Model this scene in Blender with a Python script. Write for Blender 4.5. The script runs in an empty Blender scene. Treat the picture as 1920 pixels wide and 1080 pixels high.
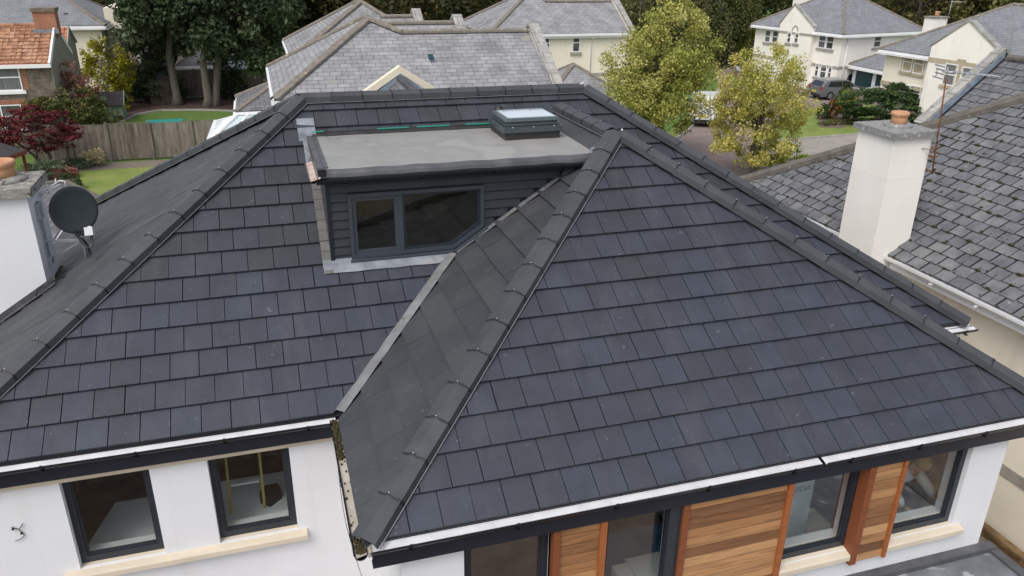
import bpy, math, random
import numpy as np
from mathutils import Vector, Matrix
random.seed(7); RNG = np.random.default_rng(7)
R = math.radians
scene = bpy.context.scene
col = scene.collection
# ------------------------------------------------------------------ camera
CAM = Vector((-0.46720, -5.54561, 4.73309)); FPX = 1479.51
def _basis(yaw, pitch, roll):
    f = Vector((math.sin(yaw)*math.cos(pitch), math.cos(yaw)*math.cos(pitch), -math.sin(pitch)))
    r = Vector((math.cos(yaw), -math.sin(yaw), 0)); u = r.cross(f)
    return r*math.cos(roll)+u*math.sin(roll), -r*math.sin(roll)+u*math.cos(roll), f
CR, CU, CF = _basis(R(17.49620), R(23.08372), R(0.79404))
cam_d = bpy.data.cameras.new('camera'); cam_o = bpy.data.objects.new('camera', cam_d); col.objects.link(cam_o)
cam_d.sensor_width = 36; cam_d.lens = FPX/1920*36; cam_d.clip_start = .05; cam_d.clip_end = 800
m = Matrix((CR, CU, -CF)).transposed().to_4x4(); m.translation = CAM; cam_o.matrix_world = m
scene.camera = cam_o
# ------------------------------------------------------------------ light: bright overcast day
w = bpy.data.worlds.new('World'); scene.world = w; w.use_nodes = True
nt = w.node_tree; nt.nodes.clear()
sky = nt.nodes.new('ShaderNodeTexSky'); sky.sky_type = 'NISHITA'; sky.sun_disc = False
SUN_EL, SUN_AZ = 55, 226           # azimuth from +Y clockwise
sky.sun_elevation = R(SUN_EL); sky.sun_rotation = R(SUN_AZ); sky.air_density = 1.0; sky.dust_density = 3.0; sky.ozone_density = 1.0
hs = nt.nodes.new('ShaderNodeHueSaturation'); hs.inputs['Saturation'].default_value = .42
bg = nt.nodes.new('ShaderNodeBackground'); bg.inputs['Strength'].default_value = .15
wo = nt.nodes.new('ShaderNodeOutputWorld')
nt.links.new(sky.outputs[0], hs.inputs['Color']); nt.links.new(hs.outputs[0], bg.inputs[0]); nt.links.new(bg.outputs[0], wo.inputs[0])
sd = bpy.data.lights.new('sun', 'SUN'); sd.energy = .95; sd.angle = R(28); sd.color = (1, .965, .92)
so = bpy.data.objects.new('sun', sd); col.objects.link(so)
dv = Vector((math.sin(R(SUN_AZ))*math.cos(R(SUN_EL)), math.cos(R(SUN_AZ))*math.cos(R(SUN_EL)), math.sin(R(SUN_EL))))
so.rotation_euler = (-dv).to_track_quat('-Z', 'Y').to_euler()
vs = scene.view_settings; vs.view_transform = 'Standard'; vs.look = 'None'; vs.gamma = 1; vs.exposure = 0.52
try: vs.use_curve_mapping = False
except Exception: pass
scene.cycles.max_bounces = 8; scene.cycles.transparent_max_bounces = 12
# ------------------------------------------------------------------ helpers
def ray(x, y): return CF + CR*((x-960)/FPX) - CU*((y-540)/FPX)
def hit(x, y, p, n):
    d = ray(x, y); n = Vector(n); return CAM + d*((Vector(p)-CAM).dot(n)/d.dot(n))
def at(x, y, z=-5.2): return hit(x, y, (0, 0, z), (0, 0, 1))      # photo point on a level surface
def atY(x, y, Y): return hit(x, y, (0, Y, 0), (0, 1, 0))
def link(o, parent=None):
    col.objects.link(o)
    if parent is not None: o.parent = parent
    return o
def tag(o, label=None, cat=None, group=None, kind=None):
    if label: o['label'] = label
    if cat: o['category'] = cat
    if group: o['group'] = group
    if kind: o['kind'] = kind
    return o
def empty(name, loc, label, cat, group=None):
    o = bpy.data.objects.new(name, None); o.location = loc; o.empty_display_size = .2
    return tag(link(o), label, cat, group)
# ---- materials
MATS = {}
def mat(name, color, rough=.7, var=0.0, scale=5, bump=0.0, bscale=None, metal=0, spec=.4, color2=None, tint=None, stretch=None, uv=False, coat=0, specks=None, streaks=None, smix=1.0):
    """noise-varied Principled; tint=(c1,c2,c3) ramps the per-face 'tint' attribute"""
    mt = bpy.data.materials.new(name); mt.use_nodes = True; n = mt.node_tree.nodes; l = mt.node_tree.links
    b = n['Principled BSDF']; b.inputs['Roughness'].default_value = rough; b.inputs['Metallic'].default_value = metal
    b.inputs['Specular IOR Level'].default_value = spec
    if coat: b.inputs['Coat Weight'].default_value = coat; b.inputs['Coat Roughness'].default_value = .08
    tc = n.new('ShaderNodeTexCoord'); mp = n.new('ShaderNodeMapping')
    l.new(tc.outputs['UV' if uv else 'Object'], mp.inputs[0])
    if stretch: mp.inputs['Scale'].default_value = stretch
    c = None
    if tint:
        a = n.new('ShaderNodeAttribute'); a.attribute_name = 'tint'
        cr = n.new('ShaderNodeValToRGB'); l.new(a.outputs['Fac'], cr.inputs[0])
        e = cr.color_ramp.elements; e[0].color = (*tint[0], 1); e[1].color = (*tint[-1], 1)
        for i in range(1, len(tint)-1):
            x = e.new(i/(len(tint)-1)); x.color = (*tint[i], 1)
        c = cr.outputs[0]
    if var or color2:
        nz = n.new('ShaderNodeTexNoise'); nz.inputs['Scale'].default_value = scale; nz.inputs['Detail'].default_value = 6; nz.inputs['Roughness'].default_value = .6
        l.new(mp.outputs[0], nz.inputs['Vector'])
        mr = n.new('ShaderNodeMapRange'); mr.inputs[1].default_value = .3; mr.inputs[2].default_value = .7; l.new(nz.outputs[0], mr.inputs[0])
        mx = n.new('ShaderNodeMix'); mx.data_type = 'RGBA'; l.new(mr.outputs[0], mx.inputs[0])
        if tint:
            mx.blend_type = 'MULTIPLY'; mx.inputs[0].default_value = 1
            l.new(c, mx.inputs[6]); cc = n.new('ShaderNodeMapRange'); cc.inputs[3].default_value = 1-var; cc.inputs[4].default_value = 1+var
            l.new(nz.outputs[0], cc.inputs[0]); cc.inputs[1].default_value = .3; cc.inputs[2].default_value = .7
            cb = n.new('ShaderNodeCombineColor'); [l.new(cc.outputs[0], cb.inputs[i]) for i in range(3)]
            for lk in list(mx.inputs[0].links): l.remove(lk)
            l.new(cb.outputs[0], mx.inputs[7])
        else:
            c2 = color2 or tuple(min(1, v*(1-var)) for v in color); c1 = color if color2 else tuple(min(1, v*(1+var)) for v in color)
            mx.inputs[6].default_value = (*c1, 1); mx.inputs[7].default_value = (*c2, 1)
        c = mx.outputs[2]
    if specks:   # (colour, threshold, scale) : lichen, scuffs, lime spots
        nz = n.new('ShaderNodeTexNoise'); nz.inputs['Scale'].default_value = specks[2]; nz.inputs['Detail'].default_value = 4
        l.new(tc.outputs['Object'], nz.inputs['Vector'])
        mr = n.new('ShaderNodeMapRange'); mr.inputs[1].default_value = specks[1]; mr.inputs[2].default_value = specks[1]+.06; l.new(nz.outputs[0], mr.inputs[0])
        mr.inputs[4].default_value = smix
        mx = n.new('ShaderNodeMix'); mx.data_type = 'RGBA'; l.new(mr.outputs[0], mx.inputs[0])
        if c is None: mx.inputs[6].default_value = (*color, 1)
        else: l.new(c, mx.inputs[6])
        mx.inputs[7].default_value = (*specks[0], 1); c = mx.outputs[2]
    if streaks:   # (colour, threshold, scale vector, strength) : run-off marks
        ms = n.new('ShaderNodeMapping'); ms.inputs['Scale'].default_value = streaks[2]; l.new(tc.outputs['Object'], ms.inputs[0])
        nz = n.new('ShaderNodeTexNoise'); nz.inputs['Scale'].default_value = 1; nz.inputs['Detail'].default_value = 7; nz.inputs['Roughness'].default_value = .7; l.new(ms.outputs[0], nz.inputs['Vector'])
        mr = n.new('ShaderNodeMapRange'); mr.inputs[1].default_value = streaks[1]; mr.inputs[2].default_value = streaks[1]+.2; mr.inputs[4].default_value = streaks[3]; l.new(nz.outputs[0], mr.inputs[0])
        mx = n.new('ShaderNodeMix'); mx.data_type = 'RGBA'; l.new(mr.outputs[0], mx.inputs[0])
        if c is None: mx.inputs[6].default_value = (*color, 1)
        else: l.new(c, mx.inputs[6])
        mx.inputs[7].default_value = (*streaks[0], 1); c = mx.outputs[2]
    if c is None: b.inputs['Base Color'].default_value = (*color, 1)
    else: l.new(c, b.inputs['Base Color'])
    if bump:
        nz = n.new('ShaderNodeTexNoise'); nz.inputs['Scale'].default_value = bscale or scale*3; nz.inputs['Detail'].default_value = 5
        l.new(mp.outputs[0], nz.inputs['Vector']); bp = n.new('ShaderNodeBump'); bp.inputs['Strength'].default_value = bump; bp.inputs['Distance'].default_value = .02
        l.new(nz.outputs[0], bp.inputs['Height']); l.new(bp.outputs[0], b.inputs['Normal'])
    MATS[name] = mt; return mt
def brickmat(name, c1, c2, mortar, bw, bh, ms=.012, rough=.8, bump=.6, offset=.5, nvar=.25, lichen=None, freq=2, nscale=1.3):
    """courses laid in the metric UVs of each face"""
    mt = bpy.data.materials.new(name); mt.use_nodes = True; n = mt.node_tree.nodes; l = mt.node_tree.links
    b = n['Principled BSDF']; b.inputs['Roughness'].default_value = rough; b.inputs['Specular IOR Level'].default_value = .3
    tc = n.new('ShaderNodeTexCoord'); br = n.new('ShaderNodeTexBrick'); l.new(tc.outputs['UV'], br.inputs['Vector'])
    br.inputs['Scale'].default_value = 1; br.inputs['Brick Width'].default_value = bw; br.inputs['Row Height'].default_value = bh
    br.inputs['Mortar Size'].default_value = ms; br.inputs['Mortar Smooth'].default_value = .2; br.inputs['Bias'].default_value = 0
    br.offset = offset; br.offset_frequency = freq
    br.inputs['Color1'].default_value = (*c1, 1); br.inputs['Color2'].default_value = (*c2, 1); br.inputs['Mortar'].default_value = (*mortar, 1)
    nz = n.new('ShaderNodeTexNoise'); nz.inputs['Scale'].default_value = nscale; nz.inputs['Detail'].default_value = 8; nz.inputs['Roughness'].default_value = .65; l.new(tc.outputs['Object'], nz.inputs['Vector'])
    mr = n.new('ShaderNodeMapRange'); mr.inputs[1].default_value = .3; mr.inputs[2].default_value = .7; mr.inputs[3].default_value = 1-nvar; mr.inputs[4].default_value = 1+nvar; l.new(nz.outputs[0], mr.inputs[0])
    mx = n.new('ShaderNodeMix'); mx.data_type = 'RGBA'; mx.blend_type = 'MULTIPLY'; mx.inputs[0].default_value = 1
    cb = n.new('ShaderNodeCombineColor'); [l.new(mr.outputs[0], cb.inputs[i]) for i in range(3)]
    l.new(br.outputs['Color'], mx.inputs[6]); l.new(cb.outputs[0], mx.inputs[7]); c = mx.outputs[2]
    if lichen:
        n2 = n.new('ShaderNodeTexNoise'); n2.inputs['Scale'].default_value = lichen[2]; n2.inputs['Detail'].default_value = 5; l.new(tc.outputs['Object'], n2.inputs['Vector'])
        m2 = n.new('ShaderNodeMapRange'); m2.inputs[1].default_value = lichen[1]; m2.inputs[2].default_value = lichen[1]+.08; l.new(n2.outputs[0], m2.inputs[0])
        x2 = n.new('ShaderNodeMix'); x2.data_type = 'RGBA'; l.new(m2.outputs[0], x2.inputs[0]); l.new(c, x2.inputs[6]); x2.inputs[7].default_value = (*lichen[0], 1); c = x2.outputs[2]
    l.new(c, b.inputs['Base Color'])
    bp = n.new('ShaderNodeBump'); bp.inputs['Strength'].default_value = bump; bp.inputs['Distance'].default_value = .02; bp.invert = True
    l.new(br.outputs['Fac'], bp.inputs['Height']); l.new(bp.outputs[0], b.inputs['Normal'])
    MATS[name] = mt; return mt
def glassmat(name, tint, transp=.55, ior=1.5, boost=1.0, refl=.30):
    mt = bpy.data.materials.new(name); mt.use_nodes = True; n = mt.node_tree.nodes; l = mt.node_tree.links; n.clear()
    o = n.new('ShaderNodeOutputMaterial'); t = n.new('ShaderNodeBsdfTransparent'); t.inputs[0].default_value = (*tint, 1)
    g = n.new('ShaderNodeBsdfGlossy'); g.inputs['Roughness'].default_value = .015; g.inputs['Color'].default_value = (boost, boost, boost, 1)
    f = n.new('ShaderNodeFresnel'); f.inputs[0].default_value = ior
    a = n.new('ShaderNodeMath'); a.operation = 'MULTIPLY_ADD'; a.inputs[1].default_value = refl; a.inputs[2].default_value = .01; l.new(f.outputs[0], a.inputs[0])
    mx = n.new('ShaderNodeMixShader'); l.new(a.outputs[0], mx.inputs[0]); l.new(t.outputs[0], mx.inputs[1]); l.new(g.outputs[0], mx.inputs[2]); l.new(mx.outputs[0], o.inputs[0])
    MATS[name] = mt; return mt
def woodmat(name, tint, board=.14, grain=.5, rough=.55, gapc=(.05, .02, .01), vertical=False):
    """boards with grain, in metric UVs; board tone comes from the 'tint' attribute when given"""
    mt = bpy.data.materials.new(name); mt.use_nodes = True; n = mt.node_tree.nodes; l = mt.node_tree.links
    b = n['Principled BSDF']; b.inputs['Roughness'].default_value = rough
    a = n.new('ShaderNodeAttribute'); a.attribute_name = 'tint'
    cr = n.new('ShaderNodeValToRGB'); l.new(a.outputs['Fac'], cr.inputs[0]); e = cr.color_ramp.elements
    e[0].color = (*tint[0], 1); e[1].color = (*tint[-1], 1)
    for i in range(1, len(tint)-1): x = e.new(i/(len(tint)-1)); x.color = (*tint[i], 1)
    tc = n.new('ShaderNodeTexCoord'); mp = n.new('ShaderNodeMapping'); mp.inputs['Scale'].default_value = (12, 1.2, 1) if vertical else (.55, 9, 1)
    cmb = n.new('ShaderNodeVectorMath'); cmb.operation = 'ADD'
    cx = n.new('ShaderNodeCombineXYZ'); mu = n.new('ShaderNodeMath'); mu.operation = 'MULTIPLY'; mu.inputs[1].default_value = 37; l.new(a.outputs['Fac'], mu.inputs[0]); l.new(mu.outputs[0], cx.inputs[2])
    l.new(tc.outputs['UV'], mp.inputs[0]); l.new(mp.outputs[0], cmb.inputs[0]); l.new(cx.outputs[0], cmb.inputs[1])
    nz = n.new('ShaderNodeTexNoise'); nz.inputs['Scale'].default_value = 2.2; nz.inputs['Detail'].default_value = 2.5; nz.inputs['Distortion'].default_value = .8; l.new(cmb.outputs[0], nz.inputs['Vector'])
    sn = n.new('ShaderNodeMath'); sn.operation = 'MULTIPLY'; sn.inputs[1].default_value = 16; l.new(nz.outputs[0], sn.inputs[0])
    s2 = n.new('ShaderNodeMath'); s2.operation = 'SINE'; l.new(sn.outputs[0], s2.inputs[0])
    mr = n.new('ShaderNodeMapRange'); mr.inputs[1].default_value = -1; mr.inputs[2].default_value = 1; mr.inputs[3].default_value = 1-grain; mr.inputs[4].default_value = 1+grain*.35; l.new(s2.outputs[0], mr.inputs[0])
    mx = n.new('ShaderNodeMix'); mx.data_type = 'RGBA'; mx.blend_type = 'MULTIPLY'; mx.inputs[0].default_value = 1
    cb = n.new('ShaderNodeCombineColor'); [l.new(mr.outputs[0], cb.inputs[i]) for i in range(3)]
    l.new(cr.outputs[0], mx.inputs[6]); l.new(cb.outputs[0], mx.inputs[7]); l.new(mx.outputs[2], b.inputs['Base Color'])
    MATS[name] = mt; return mt
def leafmat(name, tint, rough=.6, trans=.25):
    mt = bpy.data.materials.new(name); mt.use_nodes = True; n = mt.node_tree.nodes; l = mt.node_tree.links
    b = n['Principled BSDF']; b.inputs['Roughness'].default_value = rough; b.inputs['Specular IOR Level'].default_value = .25
    a = n.new('ShaderNodeAttribute'); a.attribute_name = 'tint'; cr = n.new('ShaderNodeValToRGB'); l.new(a.outputs['Fac'], cr.inputs[0]); e = cr.color_ramp.elements
    e[0].color = (*tint[0], 1); e[1].color = (*tint[-1], 1)
    for i in range(1, len(tint)-1): x = e.new(i/(len(tint)-1)); x.color = (*tint[i], 1)
    l.new(cr.outputs[0], b.inputs['Base Color'])
    tr = n.new('ShaderNodeBsdfTranslucent'); l.new(cr.outputs[0], tr.inputs[0]); ms = n.new('ShaderNodeMixShader'); ms.inputs[0].default_value = trans
    o = n['Material Output']; l.new(b.outputs[0], ms.inputs[1]); l.new(tr.outputs[0], ms.inputs[2]); l.new(ms.outputs[0], o.inputs[0])
    MATS[name] = mt; return mt
# ---- mesh builder
class MB:
    def __init__(s): s.v = []; s.f = []; s.t = []; s.sm = []
    def face(s, pts, tint=.5):
        i = len(s.v); s.v += [tuple(p) for p in pts]; s.f.append(tuple(range(i, i+len(pts)))); s.t.append(tint); s.sm.append(False); return s
    def box(s, x0, x1, y0, y1, z0, z1, tint=.5):
        return s.obox(Vector(((x0+x1)/2, (y0+y1)/2, (z0+z1)/2)), (Vector((1, 0, 0)), Vector((0, 1, 0)), Vector((0, 0, 1))), (abs(x1-x0)/2, abs(y1-y0)/2, abs(z1-z0)/2), tint)
    def obox(s, c, ax, h, tint=.5):
        c = Vector(c); a, b, d = [Vector(x).normalized()*k for x, k in zip(ax, h)]
        P = [c+a*i+b*j+d*k for i in (-1, 1) for j in (-1, 1) for k in (-1, 1)]
        n0 = len(s.v); s.v += [tuple(p) for p in P]
        flip = a.cross(b).dot(d) < 0
        for q in ((0, 1, 3, 2), (4, 6, 7, 5), (0, 4, 5, 1), (2, 3, 7, 6), (0, 2, 6, 4), (1, 5, 7, 3)):
            q = q[::-1] if flip else q
            s.f.append(tuple(n0+i for i in q)); s.t.append(tint); s.sm.append(False)
        return s
    def beam(s, p, q, w, h, up=(0, 0, 1), tint=.5):
        p, q = Vector(p), Vector(q); d = q-p; up = Vector(up); a = d.normalized(); sd = a.cross(up)
        if sd.length < 1e-4: sd = a.cross(Vector((1, 0, 0)))
        sd.normalize(); u = sd.cross(a)
        return s.obox((p+q)/2, (a, sd, u), (d.length/2, w/2, h/2), tint)
    def tube(s, pts, rad, n=8, tint=.5, cap=True, smooth=True):
        pts = [Vector(p) for p in pts]
        if not hasattr(rad, '__len__'): rad = [rad]*len(pts)
        prev = None; n0 = len(s.v); N = len(pts)
        for i, p in enumerate(pts):
            d = (pts[min(i+1, N-1)]-pts[max(i-1, 0)]).normalized()
            if prev is None: a = d.orthogonal().normalized()
            else:
                a = prev-d*prev.dot(d); a = a.normalized() if a.length > 1e-6 else d.orthogonal().normalized()
            prev = a; b = d.cross(a)
            for k in range(n):
                t = 2*math.pi*k/n; s.v.append(tuple(p+(a*math.cos(t)+b*math.sin(t))*rad[i]))
        for i in range(N-1):
            for k in range(n):
                k2 = (k+1) % n; s.f.append((n0+i*n+k, n0+i*n+k2, n0+(i+1)*n+k2, n0+(i+1)*n+k)); s.t.append(tint); s.sm.append(smooth)
        if cap:
            s.f.append(tuple(n0+k for k in range(n))[::-1]); s.f.append(tuple(n0+(N-1)*n+k for k in range(n))); s.t += [tint]*2; s.sm += [False]*2
        return s
    def loft(s, rings, close=True, caps=True, tint=.5, smooth=False):
        n = len(rings[0]); n0 = len(s.v)
        for r in rings: s.v += [tuple(p) for p in r]
        for i in range(len(rings)-1):
            for k in range(n if close else n-1):
                k2 = (k+1) % n; s.f.append((n0+i*n+k, n0+i*n+k2, n0+(i+1)*n+k2, n0+(i+1)*n+k)); s.t.append(tint); s.sm.append(smooth)
        if caps and close:
            s.f.append(tuple(n0+k for k in range(n))[::-1]); s.f.append(tuple(n0+(len(rings)-1)*n+k for k in range(n))); s.t += [tint]*2; s.sm += [False]*2
        return s
    def prism(s, poly, ext, tint=.5):
        """polygon (3-D points) extruded by vector ext"""
        e = Vector(ext); A = [Vector(p) for p in poly]; B = [p+e for p in A]
        return s.loft([A, B], tint=tint)
    def lathe(s, c, prof, n=24, tint=.5, smooth=True):
        c = Vector(c); rings = [[c+Vector((r*math.cos(2*math.pi*k/n), r*math.sin(2*math.pi*k/n), z)) for k in range(n)] for r, z in prof]
        return s.loft(rings, tint=tint, smooth=smooth)
    def ball(s, c, rx, ry, rz, n=14, m=9, tint=.5, noise=0):
        c = Vector(c); rings = []
        for i in range(m+1):
            th = math.pi*i/m; rr = max(math.sin(th), .02)
            rings.append([c+Vector((rx*rr*math.cos(2*math.pi*k/n), ry*rr*math.sin(2*math.pi*k/n), -rz*math.cos(th)))*1 for k in range(n)])
        return s.loft(rings, tint=tint, smooth=True)
    def build(s, name, m, parent=None, origin=None, label=None, fixn=True, extra=()):
        mi = [0]*len(s.f)
        for k, (o2, _m) in enumerate(extra):
            i0 = len(s.v); s.v += o2.v; s.f += [tuple(i0+i for i in f) for f in o2.f]; s.t += o2.t; s.sm += o2.sm; mi += [k+1]*len(o2.f)
        v = np.array(s.v, dtype=np.float64)
        off = Vector((0, 0, 0))
        if parent is None:
            if origin is None: origin = Vector(((v[:, 0].min()+v[:, 0].max())/2, (v[:, 1].min()+v[:, 1].max())/2, v[:, 2].min()))
            off = Vector(origin)
        me = bpy.data.meshes.new(name); me.from_pydata([tuple(p) for p in (v-np.array(off))], [], s.f)
        me.validate()
        if len(me.polygons) == len(s.f):
            at_ = me.attributes.new('tint', 'FLOAT', 'FACE'); at_.data.foreach_set('value', s.t)
            me.polygons.foreach_set('use_smooth', s.sm)
            if extra: me.polygons.foreach_set('material_index', mi)
        if fixn:
            import bmesh
            bm = bmesh.new(); bm.from_mesh(me); bmesh.ops.recalc_face_normals(bm, faces=bm.faces); bm.to_mesh(me); bm.free()
        uvl = me.uv_layers.new(name='UVMap')
        if len(me.polygons) < 60000:
            for p in me.polygons:
                nn = p.normal
                if abs(nn.z) > .999: U = Vector((1, 0, 0)); V = Vector((0, 1, 0))
                else:
                    U = Vector((-nn.y, nn.x, 0)).normalized(); V = nn.cross(U)
                for li in p.loop_indices:
                    co = me.vertices[me.loops[li].vertex_index].co + off; uvl.data[li].uv = (co.dot(U), co.dot(V))
        me.materials.append(MATS[m] if isinstance(m, str) else m)
        for _o, m2 in extra: me.materials.append(MATS[m2])
        o = bpy.data.objects.new(name, me); link(o, parent)
        if parent is None: o.location = off
        elif parent.type == 'EMPTY': o.location = -parent.location
        if label: o['label'] = label
        return o
def raw_mesh(name, verts, nper, tints, m, parent=None, origin=(0, 0, 0)):
    """fast mesh of many separate n-gons (leaves); verts (N,nper,3)"""
    N = len(verts); me = bpy.data.meshes.new(name)
    V = (verts-np.array(origin)).reshape(-1, 3)
    me.vertices.add(len(V)); me.vertices.foreach_set('co', V.astype(np.float32).ravel())
    me.loops.add(len(V)); me.loops.foreach_set('vertex_index', np.arange(len(V), dtype=np.int32))
    me.polygons.add(N); me.polygons.foreach_set('loop_start', np.arange(0, len(V), nper, dtype=np.int32))
    try: me.polygons.foreach_set('loop_total', np.full(N, nper, dtype=np.int32))
    except Exception: pass
    me.update(calc_edges=True)
    a = me.attributes.new('tint', 'FLOAT', 'FACE'); a.data.foreach_set('value', tints.astype(np.float32))
    me.materials.append(MATS[m]); o = bpy.data.objects.new(name, me); link(o, parent)
    if parent is None: o.location = origin
    elif parent.type == 'EMPTY': o.location = -parent.location
    return o
def clip2(poly, a, b, c):
    """keep a*u+b*v<=c"""
    out = []; n = len(poly)
    for i in range(n):
        p, q = poly[i], poly[(i+1) % n]; dp = a*p[0]+b*p[1]-c; dq = a*q[0]+b*q[1]-c
        if dp <= 0: out.append(p)
        if (dp < 0 < dq) or (dq < 0 < dp):
            t = dp/(dp-dq); out.append((p[0]+(q[0]-p[0])*t, p[1]+(q[1]-p[1])*t))
    return out
def tiles(mb, O, U, V, region, tw, gauge, u0=0, v0=0, gap=.004, lift=.034, low=.010, jit=.002, stagger=.5, thick=.02, ragged=0.0, tintf=None):
    """lay individual tiles over a convex (u,v) region of a roof plane; O origin, U along the course, V up the slope"""
    O, U, V = Vector(O), Vector(U).normalized(), Vector(V).normalized(); N = U.cross(V)
    if N.z < 0: N = -N
    us = [p[0] for p in region]; vs_ = [p[1] for p in region]
    hp = []; n = len(region); ar = sum(region[i][0]*region[(i+1) % n][1]-region[(i+1) % n][0]*region[i][1] for i in range(n))
    for i in range(n):
        p, q = region[i], region[(i+1) % n]; a, b = (q[1]-p[1]), -(q[0]-p[0])
        if ar < 0: a, b = -a, -b
        hp.append((a, b, a*p[0]+b*p[1]))
    k0 = int(math.floor((min(vs_)-v0)/gauge))-1; k1 = int(math.ceil((max(vs_)-v0)/gauge))+1
    for k in range(k0, k1):
        vb = v0+k*gauge; so_ = (stagger*tw) if k % 2 else 0
        j0 = int(math.floor((min(us)-u0-so_)/tw))-1; j1 = int(math.ceil((max(us)-u0-so_)/tw))+1
        for j in range(j0, j1):
            h = hash((k*7919+j*104729+int(O.x*100))) ; rs = random.Random(h)
            ub = u0+so_+j*tw; r1 = rs.uniform(-1, 1)*ragged
            g = gap*(1+rs.uniform(-.4, .6))
            vb2 = vb+r1
            poly = [(ub+g, vb2), (ub+tw-g, vb2+rs.uniform(-1, 1)*ragged*.5), (ub+tw-g, vb+gauge+.03), (ub+g, vb+gauge+.03)]
            for (a, b, c) in hp:
                poly = clip2(poly, a, b, c)
                if len(poly) < 3: break
            if len(poly) < 3: continue
            dl = rs.uniform(-1, 1)*jit; sl = rs.uniform(-1, 1)*jit; tn = rs.random() if tintf is None else tintf(rs, ub, vb)
            def top(p):
                f = (p[1]-vb)/gauge; return lift*(1-f)+low*f+dl+sl*((p[0]-ub)/tw-.5)*2
            T = [O+U*p[0]+V*p[1]+N*top(p) for p in poly]; B = [O+U*p[0]+V*p[1]+N*(top(p)-thick) for p in poly]
            i0 = len(mb.v); m_ = len(poly); mb.v += [tuple(x) for x in T]+[tuple(x) for x in B]
            up = (T[1]-T[0]).cross(T[2]-T[0]).dot(N) > 0
            mb.f.append(tuple(range(i0, i0+m_)) if up else tuple(range(i0, i0+m_))[::-1]); mb.t.append(tn); mb.sm.append(False)
            for q in range(m_):
                q2 = (q+1) % m_; fc = (i0+q, i0+m_+q, i0+m_+q2, i0+q2)
                mb.f.append(fc if up else fc[::-1]); mb.t.append(tn); mb.sm.append(False)
    return mb
def caps(mb, p0, p1, up, w=.118, h=.070, seg=.44, skirt=.05, jitter=.004, clip=None, screw=None, overlap=.02, edge=None):
    """angular ridge/hip tiles from the low end p0 to the high end p1"""
    p0, p1 = Vector(p0), Vector(p1); d = (p1-p0); L = d.length; d.normalize(); sd = d.cross(Vector(up)).normalized(); u = sd.cross(d)
    n = max(1, round(L/seg)); sl = L/n
    prof = [(-w, -skirt), (-w*.97, h*.35), (0, h), (w*.97, h*.35), (w, -skirt)]
    inn = [(-w+.014, -skirt), (-w*.97+.014, h*.35-.014), (0, h-.016), (w*.97-.014, h*.35-.014), (w-.014, -skirt)]
    for i in range(n):
        a = p0+d*(sl*i-overlap); b = p0+d*(sl*(i+1)-.004); ja = random.uniform(-1, 1)*jitter; jb = random.uniform(-1, 1)*jitter; tn = random.random()
        ra = [a+sd*(x+ja)+u*(y+.007) for x, y in prof]+[a+sd*(x+ja)+u*(y+.007) for x, y in inn[::-1]]
        rb = [b+sd*(x*.97+jb)+u*y for x, y in prof]+[b+sd*(x*.97+jb)+u*y for x, y in inn[::-1]]
        mb.loft([ra, rb], tint=tn)
        if clip is not None and i > 0:
            c = a+d*.01
            for q in (1, 2, 3):
                x0, y0 = prof[q]; x1, y1 = prof[q+1]
                P = c+sd*(x0*1.01+ja)+u*(y0+.009); Q = c+sd*(x1*1.01+ja)+u*(y1+.009)
                k = max(1, int((Q-P).length/.03))
                for z in range(k):
                    A = P.lerp(Q, z/k); B = P.lerp(Q, (z+1)/k); o = d*random.uniform(-.008, .008); clip.beam(A+o, B+o, random.uniform(.008, .018), .005, up=u)
            if screw is not None: screw.ball(c+d*.012+u*(h+.011)+sd*ja, .007, .007, .004, 6, 4)
    if edge is not None:
        for s_ in (1,): edge.beam(p0+sd*s_*(w+.005)+u*(-skirt-.004), p1+sd*s_*(w+.005)+u*(-skirt-.004), .008, .006, up=u)
    return mb
def wall_holes(mb, axis, a0, a1, t0, t1, z0, z1, holes):
    """wall running along axis 'x' or 'y' with openings (a0,a1,z0,z1)"""
    def bx(p, q, zz0, zz1):
        if q-p < .001 or zz1-zz0 < .001: return
        if axis == 'x': mb.box(p, q, t0, t1, zz0, zz1)
        else: mb.box(t0, t1, p, q, zz0, zz1)
    cur = a0
    for h in sorted(holes):
        bx(cur, h[0], z0, z1); bx(h[0], h[1], z0, h[2]); bx(h[0], h[1], h[3], z1); cur = h[1]
    bx(cur, a1, z0, z1)
    return mb
# ------------------------------------------------------------------ material library
mat('concrete_tile', None, rough=.55, spec=.35, tint=((.036, .038, .044), (.038, .041, .049), (.040, .044, .056), (.041, .045, .059), (.043, .049, .067)), var=.15, scale=3.5, bump=.3, bscale=80, specks=((.18, .185, .195), .685, 13), smix=.45, streaks=((.080, .085, .096), .50, (2.6, .8, .8), .38))
mat('weathered_tile', None, rough=.6, spec=.35, tint=((.043, .045, .050), (.050, .052, .057), (.058, .060, .064)), var=.16, scale=2.2, bump=.3, bscale=60, specks=((.15, .155, .16), .67, 14), smix=.45, streaks=((.085, .087, .09), .52, (1.2, 3, 1.2), .25))
mat('hip_tile', None, rough=.6, spec=.35, tint=((.049, .051, .057), (.060, .062, .068)), var=.16, scale=4, bump=.2, bscale=70, specks=((.15, .15, .14), .72, 14))
mat('black_plastic', (.012, .012, .014), rough=.35, spec=.5)
mat('gutter_black', (.010, .011, .015), rough=.3, spec=.5, var=.2, scale=3)
mat('navy_fascia', (.013, .016, .027), rough=.32, spec=.5, var=.15, scale=2)
mat('underlay', (.012, .012, .013), rough=.9)
mat('green_membrane', (.02, .30, .22), rough=.4)
mat('tray_white', (.62, .62, .63), rough=.35, var=.12, scale=5)
mat('screw', (.75, .75, .75), rough=.3, metal=.6)
mat('grey_line', (.22, .23, .24), rough=.6)
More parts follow.
